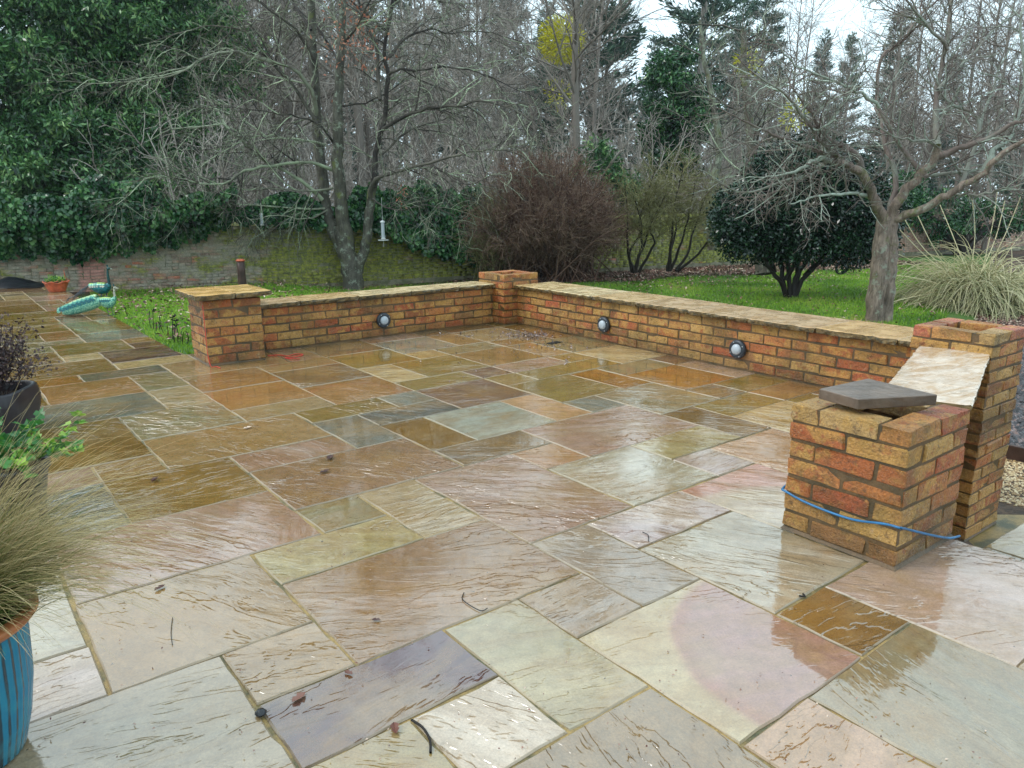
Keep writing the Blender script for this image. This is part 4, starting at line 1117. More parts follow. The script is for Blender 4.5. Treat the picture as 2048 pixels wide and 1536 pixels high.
def shM(r):
    x = r.uniform(440, 800); lo = lowL(x) + 5 * math.sin(x * .17); y = lo - r.random() * (lo - 398 - 16 * math.sin(x * .03)); return x, y, .03 + r.random() * .35
def shR(r):
    while True:
        x = r.uniform(690, 960)
        lo = 452 + max(0, (x - 745)) * .50 if x < 850 else 504 + (x - 850) * .2
        hi = 372 + 10 * math.sin(x * .05) + max(0, 740 - x) * .5
        y = lo + 6 * math.sin(x * .2) - r.random() * (lo - hi)
        return x, y, .03 + r.random() * .45
ivy('dense dark ivy draped over the left end of the old wall, under the laurels', 26000, shL, 1)
ivy('strip of ivy along the top of the old wall behind the lichen tree', 9500, shM, 2)
ivy('thick clump of ivy on the old wall left of the red-brown bush', 15000, shR, 3)

# ------------------------------------------------------------------ shrubs made of twigs
def twig_bush(name, label, base, W_, H, n, mat, seed, cat='shrub', tw=.006, cfg=None, outset=1.0, grp=None, depthr=.8):
    r = random.Random(seed); T = Tubes()
    cfg = cfg or [(.16, .5, .6, .02, .14, .007, (.3, 1), 4, .25), (.14, .26, .7, .01, .2, tw * .8, (.4, 1), 3, .2)]
    for _ in range(n):
        th = r.uniform(0, 2 * math.pi); rad = math.sqrt(r.random())
        tgt = Vector((math.cos(th) * rad * W_ / 2, math.sin(th) * rad * W_ / 2 * depthr, H * (1 - .55 * rad ** 2.2) * r.uniform(.62, 1.05)))
        s = Vector((r.gauss(0, W_ * .12), r.gauss(0, W_ * .1), 0)); mid = s.lerp(tgt, .5) + Vector((0, 0, H * .12)) + Vector((tgt.x, tgt.y, 0)) * .12 * outset
        pts = spline([s, s.lerp(mid, .5), mid, tgt], 3)
        rr = [.016 + (tw - .016) * i / (len(pts) - 1) for i in range(len(pts))]
        T.add([tuple(p) for p in pts], rr, 3, r.uniform(0, .7))
        ramify(T, pts, rr, r, 0, cfg)
    return tag(obj(name, T.build(name, mat), None, tuple(base)), label, cat, grp)
twig_bush('red_twig_bush', 'large dense red-brown bare bush beside the corner pier', put(1088, 558, 16.6), 4.3, 2.75, 620, M_TWIGRED, 51, cfg=[(.12, .5, .85, -.05, .2, .006, (.1, 1), 4, .25), (.11, .26, .9, -.05, .25, .0048, (.2, 1), 3, .15)])
twig_bush('twiggy_bush', 'small olive-green twiggy bush at the left foot of the red-brown bush', put(985, 560, 15.9), 1.3, 1.7, 110, M_TWIGOLIVE, 52)
def stem_shrub(label, stems, depth, seed, mat=None):
    r = random.Random(seed); T = Tubes(); Tt = Tubes()
    cfg = [(.085, .85, .8, .02, .18, .012, (.2, 1), 4, .38), (.075, .42, .8, .0, .22, .008, (.3, 1), 4, .05), (.08, .22, .7, 0, .22, .006, (.3, 1), 3, .1)]
    for P in stems:
        pts, rad = limb(Tt, P, depth, .04, .012, r, [], r.uniform(-.5, .5), 6, .4)
        ramify(T, pts, rad, r, 0, cfg)
    base = put(stems[0][0][0], stems[0][0][1], depth)
    t = thing('bare_shrub', label, 'shrub', tuple(base))
    obj('stems', Tt.build('stems', M_BARKDK), t, -base); obj('crown', T.build('crown', mat or M_TWIGOLIVE), t, -base)
stem_shrub('leaning bare shrub with black stems and olive twigs right of the red-brown bush', [[(1272, 545), (1278, 510), (1292, 480), (1300, 440), (1290, 380)], [(1268, 545), (1258, 510), (1270, 485), (1285, 460), (1270, 400)], [(1278, 545), (1300, 505), (1310, 480), (1300, 450), (1330, 390)], [(1270, 540), (1282, 490), (1280, 440), (1310, 340)], [(1264, 545), (1254, 480), (1256, 430), (1250, 370)]], 17, 61)
stem_shrub('open bare shrub with forked black stems against the mossy wall', [[(1335, 542), (1340, 510), (1348, 480), (1352, 440), (1345, 380)], [(1340, 542), (1355, 505), (1366, 470), (1380, 420), (1390, 360)], [(1352, 542), (1375, 510), (1385, 470), (1398, 430), (1420, 380)], [(1355, 542), (1385, 520), (1415, 485), (1440, 440), (1450, 400)], [(1338, 542), (1345, 470), (1350, 400), (1370, 320)]], 17.2, 62)

# ------------------------------------------------------------------ pampas grass
def tuft(name, label, cat, base, n, rad, length, el, mat, seed, r0, bias=(0, 0), nseg=7, grav=.09, plumes=0, parent=None, kind=None, k=3, pr=None, t0=0.0):
    r = random.Random(seed); T = Tubes()
    for i in range(n):
        th = r.uniform(0, 2 * math.pi); e = math.radians(r.uniform(*el)); L = length * r.uniform(.55, 1.15)
        d = Vector((math.cos(th) * math.cos(e) + bias[0], math.sin(th) * math.cos(e) + bias[1], math.sin(e))).normalized()
        p = Vector((r.gauss(0, rad), r.gauss(0, rad), 0)); g = grav * r.uniform(.6, 1.5); tone = t0 + (1 - t0) * r.random()
        pts = [p]; 
        for j in range(nseg):
            d = (d + Vector((r.gauss(0, .03), r.gauss(0, .03), -g * (1 + j * .35)))).normalized(); p = p + d * (L / nseg); pts.append(p)
        T.add([tuple(q) for q in pts], [r0 * (1 - .85 * j / nseg) for j in range(nseg + 1)], k, [min(1, tone * .5 + (j / nseg) * .5) for j in range(nseg + 1)])
    return T
pb = put(1955, 614, 12.3)
t = thing('pampas_grass', 'big clump of pale pampas grass at the right edge of the lawn', 'ornamental grass', tuple(pb))
o = obj('blades', tuft('', '', '', None, 3000, .26, 1.4, (14, 76), None, 71, .012, nseg=8, grav=.15).build('blades', M_PAMPAS), t); o['kind'] = 'stuff'
T = Tubes(); rp = random.Random(72)
for P in ([(1940, 560), (1905, 470), (1880, 410)], [(1940, 560), (1950, 470), (1944, 395)], [(1960, 560), (1985, 450), (1995, 380)], [(1965, 560), (2010, 470), (2045, 385)], [(1930, 570), (1850, 500), (1810, 440)], [(1930, 570), (1860, 520), (1800, 460)],
          [(1925, 580), (1870, 500), (1835, 430)], [(1930, 590), (1850, 590), (1780, 605)], [(1925, 585), (1850, 560), (1785, 550)], [(1930, 595), (1860, 600), (1790, 618)], [(1955, 560), (1990, 480), (2010, 400)]):
    pts = spline([put(x, y, 12.3 + rp.uniform(-.2, .2)) - pb for x, y in P], 4); T.add([tuple(p) for p in pts], [.007] * len(pts), 4, .85)
obj('flower_stems', T.build('flower_stems', M_PAMPAS), t)

# ------------------------------------------------------------------ woodland behind
def wood_variant(seed, H, tr, n0, cfg, lean=.03, k0=.3, L0=(1.6, 3.4), mat=None, asc=.9):
    r = random.Random(seed); Tt, T = Tubes(), Tubes()
    p = Vector((0, 0, -.4)); d = Vector((r.gauss(0, lean), r.gauss(0, lean), 1)).normalized(); pts = [p]; n = 12
    for i in range(n):
        d = (d + Vector((r.gauss(0, .04), r.gauss(0, .04), .05))).normalized(); p = p + d * (H / n); pts.append(p)
    rad = [tr * (1 - .85 * (i / n)) for i in range(n + 1)]
    Tt.add([tuple(q) for q in pts], rad, 8, .3)
    for j in range(n0):
        f = k0 + (1 - k0) * j / n0; a = f * n; i = min(int(a), n - 1); q = pts[i].lerp(pts[i + 1], a - i)
        th = r.uniform(0, 6.28); dd = Vector((math.cos(th), math.sin(th), r.uniform(.3, asc + .3))).normalized()
        L = r.uniform(*L0) * (1.1 - .55 * f)
        P, R = shoot(T, q, dd, L, rad[i] * .45, .012, 6, .09, .03, r, 4, r.uniform(.2, .6))
        ramify(T, P, R, r, 0, cfg)
    return Tt.build('trunk', M_BARKFAR), T.build('crown', M_BARKFAR)
CFW = [(.38, 1.5, .65, .04, .12, .018, (.2, 1), 4, .12), (.26, .75, .65, .03, .16, .011, (.2, 1), 3, .1), (.22, .4, .6, .02, .2, .009, (.3, 1), 2, .2)]
WV = [wood_variant(300 + k, H, tr, 36, CFW) for k, (H, tr) in enumerate([(13, .10), (15, .115), (11, .085), (16, .125), (12.5, .09)])]
rw = random.Random(400)
def place_tree(meshes, px, depth, s, label, group, name='bare_tree'):
    a, b = view_xy((px - 1024) / FPX * 1.03 * depth, depth)
    t = thing(name, label, 'tree', (a, b, -.5), rw.uniform(0, 6.28), group); t.scale = (s * rw.uniform(.9, 1.1), s * rw.uniform(.9, 1.1), s)
    for nm, me in zip(('trunk', 'crown'), meshes): obj(nm, me, t)
    return t
spots = []
for k in range(64):
    for _ in range(40):
        px = rw.uniform(330, 1190) if k < 46 else rw.uniform(1190, 2250); d = 20 + 34 * rw.random() ** 1.1
        if k >= 46: d = rw.uniform(24, 58)
        if all(abs(px - q) > 14 or abs(d - e) > 5 for q, e in spots): break
    spots.append((px, d))
    s = rw.uniform(.8, 1.15) * (.48 if (1185 < px < 1330) else 1.0)
    if px >= 1330: s = rw.uniform(.5, .72)
    place_tree(rw.choice(WV), px, d, s, 'bare grey deciduous tree in the misty wood behind the garden wall', 'bare trees in the wood behind')
# thin upright trees rising behind the cherry
for px, d, s in [(1720, 26, .8), (1765, 30, .9), (1800, 27, .95), (1855, 29, .95), (1905, 27, 1.0), (1930, 24, .85), (1545, 27, .75), (1560, 33, .85), (2020, 28, .9), (1985, 33, .9)]:
    place_tree(WV[int(px) % 5], px, d, s * .9, 'tall thin bare trunk rising behind the cherry tree into the sky', 'thin bare trees behind the cherry')
place_tree(WV[3], 1110, 30, .95, 'bare tree carrying the bright yellow-green mistletoe balls', None)

def conifer_variant(seed, H, base, R, droop):
    r = random.Random(seed); Tt = Tubes()
    Tt.add([(0, 0, z * H / 10 - .4) for z in range(11)], [.28 * (1 - .085 * z) for z in range(11)], 8, .4)
    P = []; D = []
    z = H * base
    while z < H:
        f = (z - H * base) / (H * (1 - base)); L = R * (1 - f) ** .7 * r.uniform(.75, 1.1) + .25
        for j in range(r.randint(4, 6)):
            th = r.uniform(0, 6.28); dd = Vector((math.cos(th), math.sin(th), .25 - droop + f * .4)).normalized()
            pts, rad = shoot(Tt, Vector((0, 0, z + r.uniform(-.2, .2))), dd, L, .035, .01, 4, .06, .03, r, 3, .5)
            nn = int(L * 44)
            for q in range(nn):
                u = (q + r.random()) / nn; a = (.25 + .75 * u) * 4; i = min(int(a), 3); c = pts[i].lerp(pts[i + 1], a - i)
                sd = (.38 - .22 * u)
                P.append((c.x + r.gauss(0, sd * .6), c.y + r.gauss(0, sd * .6), c.z + r.gauss(0, .10))); e = dd + Vector((r.gauss(0, .6), r.gauss(0, .6), r.gauss(.25, .4))); D.append(tuple(e.normalized()))
        z += r.uniform(.32, .6)
    P = np.array(P); D = np.array(D); m = len(P)
    V, F = leaf_quads(P, D, unit(m) + np.array([0, 0, .4]), nr.uniform(.25, .55, m), nr.uniform(.06, .12, m), .1)
    return Tt.build('trunk', M_BARKFAR), new_mesh('crown', V, F, M_CONIF, False, np.repeat(nr.random(m), 4))
CV = [conifer_variant(500, 22, .16, 3.0, .1), conifer_variant(501, 17, .16, 2.1, .2), conifer_variant(502, 22, .22, 2.7, .05)]
for px, d, s, v in [(1172, 40, 1.05, 0), (1370, 42, .95, 2), (1285, 60, .78, 1), (1440, 50, .8, 1), (1480, 60, .9, 0), (1725, 44, .68, 1), (1640, 62, .62, 0), (1590, 70, .7, 2), (1830, 56, .66, 1), (1975, 48, .5, 0), (2060, 52, .75, 2), (2120, 40, .8, 1),
                    (1010, 56, 1.0, 2), (905, 60, 1.0, 0), (760, 54, 1.05, 1), (640, 60, 1.1, 2), (540, 52, 1.0, 0), (470, 60, 1.1, 1), (830, 70, 1.1, 2), (1090, 66, 1.0, 1), (1235, 74, .6, 1)]:
    place_tree(CV[v], px, d, s, {1172: 'tall dark conifer with a pale trunk, left of the open patch of sky', 1370: 'tall conifer just right of the open patch of sky'}.get(px, 'hazy conifer far behind the bare trees'),
               None if px in (1172, 1370) else 'distant conifers in the mist', 'conifer')
# undergrowth behind the wall: a tangle nobody could count
T = Tubes(); ru = random.Random(81)
cfgU = [(.28, .8, .7, .02, .16, .012, (.2, 1), 4, .2), (.2, .4, .7, .0, .2, .009, (.3, 1), 3, .1)]
for _ in range(620):
    px = ru.uniform(330, 1560); d = wall_depth(px) + ru.uniform(1.0, 9.0); a, b = view_xy((px - 1024) / FPX * 1.03 * d, d)
    P, R = shoot(T, Vector((a, b, -.5)), Vector((ru.gauss(0, .3), ru.gauss(0, .3), 1)).normalized(), ru.uniform(1.8, 4.6), .028, .01, 7, .1, -.02, ru, 4, ru.uniform(.1, .8))
    ramify(T, P, R, ru, 0, cfgU)
tag(obj('undergrowth', T.build('undergrowth', M_BARKFAR)), 'tangled grey-brown undergrowth right behind the old garden wall', 'undergrowth', kind='stuff')
# far-off wood that closes the view under the crowns
Pf = []
for _ in range(52000):
    px = ru.uniform(-300, 2400); d = ru.uniform(62, 84); a, b = view_xy((px - 1024) / FPX * 1.03 * d, d)
    Pf.append((a, b, -1 + (ru.random() ** 1.25) * (7.5 + 2.5 * math.sin(px * .011) + 1.5 * math.sin(px * .037) + (5 if px < 1120 else 0))))
Pf = np.array(Pf); m = len(Pf)
o = quads_obj('distant_wood', Pf, unit(m), unit(m), nr.uniform(.5, 1.3, m), nr.uniform(.1, .34, m), M_BARKFAR, nr.random(m) * .7)
tag(o, 'far-off misty wood closing the view behind all the trees', 'wood', kind='stuff')

def ball(label, px, py, d, r, n):
    c = put(px, py, d); T = Tubes(); rr = random.Random(int(px))
    m = n; u = unit(m); P = u * (r * (nr.random(m) ** .4))[:, None]
    D = u + unit(m) * .6; D /= np.linalg.norm(D, axis=1, keepdims=True)
    V, F = leaf_quads(P, D, unit(m), nr.uniform(.1, .2, m), nr.uniform(.02, .045, m), 0)
    t = thing('mistletoe', label, 'mistletoe', tuple(c)); o = obj('sprigs', new_mesh('sprigs', V, F, M_MISTLE, False, np.repeat(nr.random(m), 4)), t); o['kind'] = 'stuff'
ball('largest bright yellow-green mistletoe ball, left of the tall conifer', 1122, 80, 28, .78, 3000)
ball('fainter mistletoe clump directly below the large mistletoe ball', 1115, 190, 28.5, .5, 130)
ball('small mistletoe clump high in the twigs above the cherry tree', 1495, 125, 22, .35, 160)
ball('small mistletoe clump lower down among the cherry twigs', 1588, 230, 19, .3, 150)
# stout mossy trunk behind the glossy shrub
TT, TB = Tubes(), Tubes(); rc = random.Random(91)
pts, rad = limb(TT, [(1530, 548), (1527, 500), (1520, 430), (1512, 340), (1500, 250), (1490, 150), (1485, 60)], 15.4, .20, .05, rc, [], .5, 9, .4)
ramify(TB, pts, rad, rc, 0, [(.28, 1.7, .9, .02, .13, .022, (.1, .7), 6, .35), (.17, .7, .8, 0, .18, .010, (.1, .8), 4, .1), (.14, .3, .7, 0, .2, .006, (.0, .6), 3, .1)])
tree_thing('bare_tree', 'bare lichen-grey tree whose mossy foot shows left of the glossy shrub', 'tree', put(1530, 548, 15.4), TT, TB, M_BARK1, None, M_TWIG1)
TT, TB = Tubes(), Tubes()
pts, rad = limb(TT, [(1425, 500), (1420, 400), (1440, 300), (1425, 200), (1410, 120), (1400, 40)], 19, .13, .04, rc, [], .5, 8, .5)
ramify(TB, pts, rad, rc, 0, [(.28, 1.9, .95, .0, .14, .02, (.1, .7), 6, .2), (.17, .8, .8, -.02, .18, .010, (.1, .8), 4, .1), (.15, .35, .7, 0, .2, .006, (.0, .6), 3, .1)])
tree_thing('bare_tree', 'pale twiggy bare tree in front of the ivy-smothered tree', 'tree', put(1425, 500, 19), TT, TB, M_BARK1, None, M_TWIG1)

# ------------------------------------------------------------------ lawn
def terr_np(X, Y): return np.array([terr(x, y) for x, y in zip(X, Y)])
def lawn_ok(x, y):
    if x < 4.95 and y < 6.95 and x > 1.4: return False
    if x < 1.58 - .0191 * (y - 7.2) and y < 14.05: return False
    if x < 5.35 and y < 6.95: return False
    if y > wall_b(x) - .15: return False
    if x > 3 and y < 1.95 + .375 * (x - 4.7) + .35: return False
    if x > 9.2 and y > 14.6 - .26 * x + .25 * math.sin(x * 2): return False          # leaf bed
    return True
rl = random.Random(61); X, Y = [], []
while len(X) < 150000:
    d = 6.5 + 13.5 * rl.random() ** .85; k = rl.uniform(-.56, .75); a, b = view_xy(k * d, d)
    if lawn_ok(a, b): X.append(a); Y.append(b)
X = np.array(X); Y = np.array(Y); Z = terr_np(X, Y); m = len(X)
dth = nr.uniform(0, 6.28, m); h = nr.uniform(.025, .06, m); wd = nr.uniform(.004, .009, m)
B0 = np.stack([X, Y, Z], 1); S = np.stack([np.cos(dth), np.sin(dth), 0 * dth], 1) * wd[:, None]
tip = B0 + np.stack([nr.normal(0, .018, m), nr.normal(0, .018, m), h], 1)
V = np.stack([B0 - S, B0 + S, tip], 1).reshape(-1, 3)
patch = np.array([mnoise.noise(Vector((x * .9, y * .9, 0))) for x, y in zip(X, Y)])
rd = np.clip(nr.random(m) * .6 + .2 + patch * .5, 0, 1)
o = obj('lawn', new_mesh('lawn', V, np.arange(m * 3).reshape(-1, 3), M_GRASS, False, np.repeat(rd, 3)))
tag(o, 'wet green lawn beyond the low walls', 'lawn', kind='stuff')

def litter(name, label, pts, L, Wd, mat, flat=.35, cat='fallen leaves', zoff=.008, ground=True):
    P = np.array([(x, y, (terr(x, y) if ground else 0) + zoff + rl.random() * zoff * 1.5) for x, y in pts]); m = len(P)
    D = unit(m); D[:, 2] *= flat; D /= np.linalg.norm(D, axis=1, keepdims=True); N = unit(m) * flat; N[:, 2] = 1; N /= np.linalg.norm(N, axis=1, keepdims=True)
    o = quads_obj(name, P, D, N, nr.uniform(.6, 1.3, m) * L, nr.uniform(.6, 1.2, m) * Wd, mat, nr.random(m), None, .3)
    return tag(o, label, cat, kind='stuff')
pts = []
while len(pts) < 4200:
    d = 7 + 11 * rl.random(); k = rl.uniform(-.56, .7); a, b = view_xy(k * d, d)
    if lawn_ok(a, b) and rl.random() < (1 if k < -.1 else .35): pts.append((a, b))
litter('fallen_leaves', 'brown leaves scattered thinly over the wet lawn', pts, .055, .035, M_DEADLEAF, zoff=.035)
pts = []
while len(pts) < 16000:
    a = rl.uniform(8.6, 21); b = wall_b(a) - .1 - rl.random() * (3.4 if a > 11 else 1.6)
    if not lawn_ok(a, b) or rl.random() < .1: pts.append((a, b))
litter('leaf_bed', 'purple-brown leaf litter under the shrubs along the old wall', pts, .06, .045, M_DEADLEAF, zoff=.02)

# ------------------------------------------------------------------ debris on the paving
def spray(cx, cy, sx, sy, n):
    return [(lambda p: (p.x, p.y))(gp(rl.gauss(cx, sx), rl.gauss(cy, sy))) for _ in range(n)]
pts = spray(1060, 673, 26, 4.5, 300) + spray(1020, 668, 30, 5, 70) + spray(930, 673, 12, 3, 26) + spray(880, 668, 10, 3, 14) + spray(1110, 694, 25, 4, 40) + spray(1130, 725, 12, 2, 8) + spray(940, 720, 60, 22, 30) + spray(1040, 700, 60, 10, 50) + spray(760, 690, 30, 3, 12)
pts = [p for p in pts if p[0] < 4.8 and p[1] < 6.5]
litter('leaf_litter', 'drift of small curled leaves on the wet paving in the far corner', pts, .026, .014, M_LITTER, .7, zoff=.005, ground=False)
pts = []
while len(pts) < 420:
    p = gp(rl.uniform(40, 2000), rl.uniform(600, 1530))
    if not (p.x > 4.7 or p.y > 6.4 and p.x > 1.5 or (p.x > 2.5 and p.y < 1.7)): pts.append((p.x, p.y))
litter('plant_debris', 'tiny dark seeds and leaf scraps dotted over the wet paving', pts, .008, .005, M_DEADLEAF, .7, zoff=.003, ground=False, cat='debris')
def leaf(label, px, py, L, rz, tone, curl=.4):
    p = gp(px, py); V = []; n = 7
    out = [(.0, 0), (.12, .16), (.3, .30), (.5, .22), (.62, .34), (.8, .2), (1, 0)]
    for t, w in out:
        V += [(t * L - L / 2, w * L * .8, curl * L * (w + abs(t - .5) * .5) * .8 + .003), (t * L - L / 2, 0, .003 + curl * L * abs(t - .5) * .3), (t * L - L / 2, -w * L * .8, curl * L * (w + abs(t - .5) * .4) + .003)]
    F = []
    for i in range(n - 1): F += [[i * 3, i * 3 + 1, i * 3 + 4, i * 3 + 3], [i * 3 + 1, i * 3 + 2, i * 3 + 5, i * 3 + 4]]
    tag(obj('fallen_leaf', new_mesh('fallen_leaf', V, F, M_DEADLEAF, False, [tone] * len(V)), None, (p.x, p.y, 0), (0, 0, rz)), label, 'leaf')
leaf('curled brown leaf near the left end of the dark purple slab', 598, 1398, .05, .4, .5)
leaf('crumpled brown leaf between the purple slab and the white slab', 790, 1461, .045, 1.2, .35, .6)
leaf('small brown leaf at the upper edge of the purple slab', 697, 1349, .03, 2.0, .3, .6)
leaf('dark curled seed cluster on the streaked slab right of the feathery grass', 310, 962, .06, .9, .15, .7)
leaf('narrow dark leaf on the slab right of the turquoise pot', 320, 1178, .045, .5, .1)
leaf('thin dark leaf in the middle of the large brown slab', 752, 1242, .03, 2.4, .05)
leaf('small pale leaf on the paving in front of the capped pier', 496, 857, .06, .3, .95)
leaf('long dark leaf on the wet brown slab mid patio', 660, 917, .07, 1.0, .05)
leaf('dark leaf beside a pale patch mid patio', 650, 945, .06, .2, .05)
def twig(label, P, rad=.0016):
    T = Tubes(); pts = spline([gp(x, y, .004) for x, y in P], 4); T.add([tuple(p) for p in pts], [rad] * len(pts), 5, .1)
    tag(obj('twig', T.build('twig', M_BARKDK)), label, 'twig')
twig('bent dark twig lying on the big brown slab', [(928, 1185), (926, 1200), (960, 1221), (975, 1216)])
twig('curved dark twig beside the lilac banded slab', [(1285, 1064), (1296, 1070), (1297, 1082)])
twig('small forked dark twig below the short brick pier', [(1598, 1191), (1610, 1193), (1606, 1187)], .003)
twig('curved black stalk at the left edge of the white slab', [(823, 1440), (845, 1455), (860, 1480), (861, 1505)], .0035)
twig('short dark twig by the joint of the tan slab', [(345, 1235), (342, 1265), (345, 1290)], .0012)
sc = gp(522, 1430)
tag(obj('snail_shell', lathe('snail_shell', [(.001, 0), (.012, .002), (.016, .008), (.010, .015), (.001, .018)], M_BLACK, 10), None, tuple(sc)), 'small black shell in the joint at the corner of the purple slab', 'shell')

# ------------------------------------------------------------------ plant pots on the left
RV = Vector((math.sin(YAW), -math.cos(YAW), 0)); FVW = Vector((math.cos(YAW), math.sin(YAW), 0))
def ribbed_glaze():
    t = NT('turquoise_ribbed_glaze'); o_ = t.n('SeparateXYZ', i_0=t.n('TexCoord').outputs['Object']).outputs
    th = t.math('ARCTAN2', o_[1], o_[0]); s = t.math('SINE', t.math('MULTIPLY', th, 40))
    p = t.n('TexCoord').outputs['Object']
    s = t.math('ADD', s, t.math('MULTIPLY', t.math('SUBTRACT', t.noise(p, 9, 4), .5), 1.6))
    c = t.mix(t.rng(s, -.3, .7), srgb(18, 112, 142), srgb(18, 50, 62))
    c = t.mix(t.rng(t.noise(p, 14, 4), .45, .7, 0, .5), c, srgb(36, 132, 146))
    t.set(Base_Color=c, Roughness=.18, IOR=1.5); return t.m
rimp = put(44, 1238, 1.56); RR = .185; pc = rimp - RV * RR; zr = rimp.z
t = thing('plant_pot', 'turquoise ribbed pot with a worn terracotta rim at the lower left edge', 'plant pot', (pc.x, pc.y, 0))
obj('pot_body', lathe('pot_body', [(.001, .002), (.108, .002), (.118, .012), (.138, .09), (.154, zr * .5), (.160, zr * .8), (.158, zr - .028)], ribbed_glaze(), 160, fn=lambda th, r, z: (r * (1 + .012 * math.cos(40 * th) * (z > .05)), z)), t)
obj('rim', lathe('rim', [(.157, zr - .032), (.178, zr - .026), (.190, zr - .012), (.190, zr - .004), (.184, zr), (.160, zr), (.154, zr - .006), (.152, zr - .05)], M_RIM, 64), t)
obj('soil', lathe('soil', [(.153, zr - .035), (.10, zr - .03), (.001, zr - .025)], M_SOIL, 32), t)
g = thing('feather_grass', 'feathery tan and green grass spilling out of the turquoise pot', 'ornamental grass', (pc.x, pc.y, zr - .03))
bx, by = RV.x * .75 + FVW.x * .35, RV.y * .75 + FVW.y * .35
T = tuft('', '', '', None, 1350, .045, .37, (42, 82), None, 77, .0011, (bx * .50, by * .50), 9, .034)
T2 = tuft('', '', '', None, 700, .04, .58, (46, 80), None, 78, .0010, (bx * .72, by * .72), 10, .046, t0=.7)
for key, L in T2.g.items(): T.g.setdefault(key, []).extend(L)
o = obj('blades', T.build('blades', M_STIPA), g); o['kind'] = 'stuff'

# dark ribbed planter with dry plant
dk = put(52, 778, 4.2); dcx = dk - RV * .215; dz = dk.z
t = thing('plant_pot', 'dark grey horizontally ribbed square planter at the left edge', 'plant pot', (dcx.x, dcx.y, 0), YAW - math.pi / 2 + .12)
def sq(th, r, z):
    c, s = abs(math.cos(th)), abs(math.sin(th)); k = (c ** 5 + s ** 5) ** (-1 / 5); return (r * k, z)
prof = [(.001, .0), (.15, .0)]
nz_ = 34
for i in range(nz_ + 1):
    f = i / nz_; prof.append((.155 + .055 * math.sin(f * 1.9) ** .8 - .012 * max(0, f - .75) * 4 + (.005 if i % 2 else 0), dz * f))
prof += [(.190, dz + .004), (.182, dz), (.180, dz - .06)]
obj('pot_body', lathe('pot_body', prof, M_IRON, 64, fn=sq), t)
obj('soil', lathe('soil', [(.181, dz - .055), (.001, dz - .05)], M_SOIL, 32, fn=sq), t)
r = random.Random(88); T = Tubes(); LP, LD = [], []
for _ in range(70):
    d = Vector((r.gauss(0, .38), r.gauss(0, .38), 1)).normalized()
    P, R = shoot(T, Vector((r.gauss(0, .05), r.gauss(0, .05), 0)), d, r.uniform(.25, .47), .0028, .0012, 6, .1, 0, r, 3, .2)
    for q in P[2:]:
        for _ in range(8): LP.append((q.x + r.gauss(0, .025), q.y + r.gauss(0, .025), q.z + r.gauss(0, .02)))
    s0 = P[3]; P2, R2 = shoot(T, s0, vrot(d, .6, r), .16, .002, .001, 4, .12, 0, r, 3, .2)
    for q in P2[1:]:
        for _ in range(7): LP.append((q.x + r.gauss(0, .02), q.y + r.gauss(0, .02), q.z + r.gauss(0, .02)))
t = thing('dry_shrub', 'dry dark-leaved shrub growing in the dark ribbed planter', 'plant', (dcx.x, dcx.y, dz - .05))
obj('stems', T.build('stems', M_DRYPLANT), t)
LP = np.array(LP); m = len(LP)
o = quads_obj('leaves', LP, unit(m), unit(m), nr.uniform(.014, .03, m), nr.uniform(.008, .017, m), M_DRYPLANT, nr.random(m) ** 1.5, t, .3); o['kind'] = 'stuff'

# low pot with bright ivy
ip = put(22, 925, 3.05); iz = ip.z
t = thing('plant_pot', 'low black plastic pot half hidden behind the feathery grass', 'plant pot', (ip.x, ip.y, 0))
obj('pot_body', lathe('pot_body', [(.001, 0), (.10, 0), (.135, iz - .03), (.145, iz - .03), (.145, iz), (.135, iz), (.13, iz - .04)], M_BLACK, 40), t)
obj('soil', lathe('soil', [(.131, iz - .02), (.001, iz - .015)], M_SOIL, 24), t)
t = thing('trailing_ivy', 'trailing plant with bright lime-green leaves in the low black pot', 'plant', (ip.x, ip.y, iz))
T = Tubes(); r = random.Random(93); k = 0
for s in range(26):
    th = r.uniform(0, 6.28); d = Vector((math.cos(th) * .6 + RV.x * .35, math.sin(th) * .6 + RV.y * .35, r.uniform(.25, .9))).normalized()
    P, R = shoot(T, Vector((r.gauss(0, .04), r.gauss(0, .04), -.01)), d, r.uniform(.12, .28), .0022, .0012, 7, .12, -.07, r, 4, .2)
    lime = r.uniform(.3, 1)
    for q in P[2:]:
        for _ in range(2):
            if k >= 290: break
            L = r.uniform(.032, .054); a = r.uniform(0, 6.28)
            out = [(0, 0), (.45, .32), (.30, .62), (.05, .50), (-.2, .85), (-.42, .5)]   # lobed half outline around the midrib
            pts2 = [(0, -.1)] + [(.5, .05), (.42, .5), (.2, .45), (0, 1.0), (-.2, .45), (-.42, .5), (-.5, .05)]
            V = [(0, .35 * L, 0)] + [(x * L, y * L, .12 * L * (abs(x) * 2 - .3)) for x, y in pts2]
            F = [[0, i, i % 8 + 1] for i in range(1, 9)]
            me = new_mesh('leaf', V, F, M_LIMELEAF, False, [min(1, max(0, lime * r.uniform(.5, 1.2)))] * 9)
            o = obj('leaf', me, t, (q.x + r.gauss(0, .008), q.y + r.gauss(0, .008), q.z + .004), (r.gauss(.5, .5), r.gauss(0, .4), a)); k += 1
obj('stems', T.build('stems', M_LIMELEAF), t)

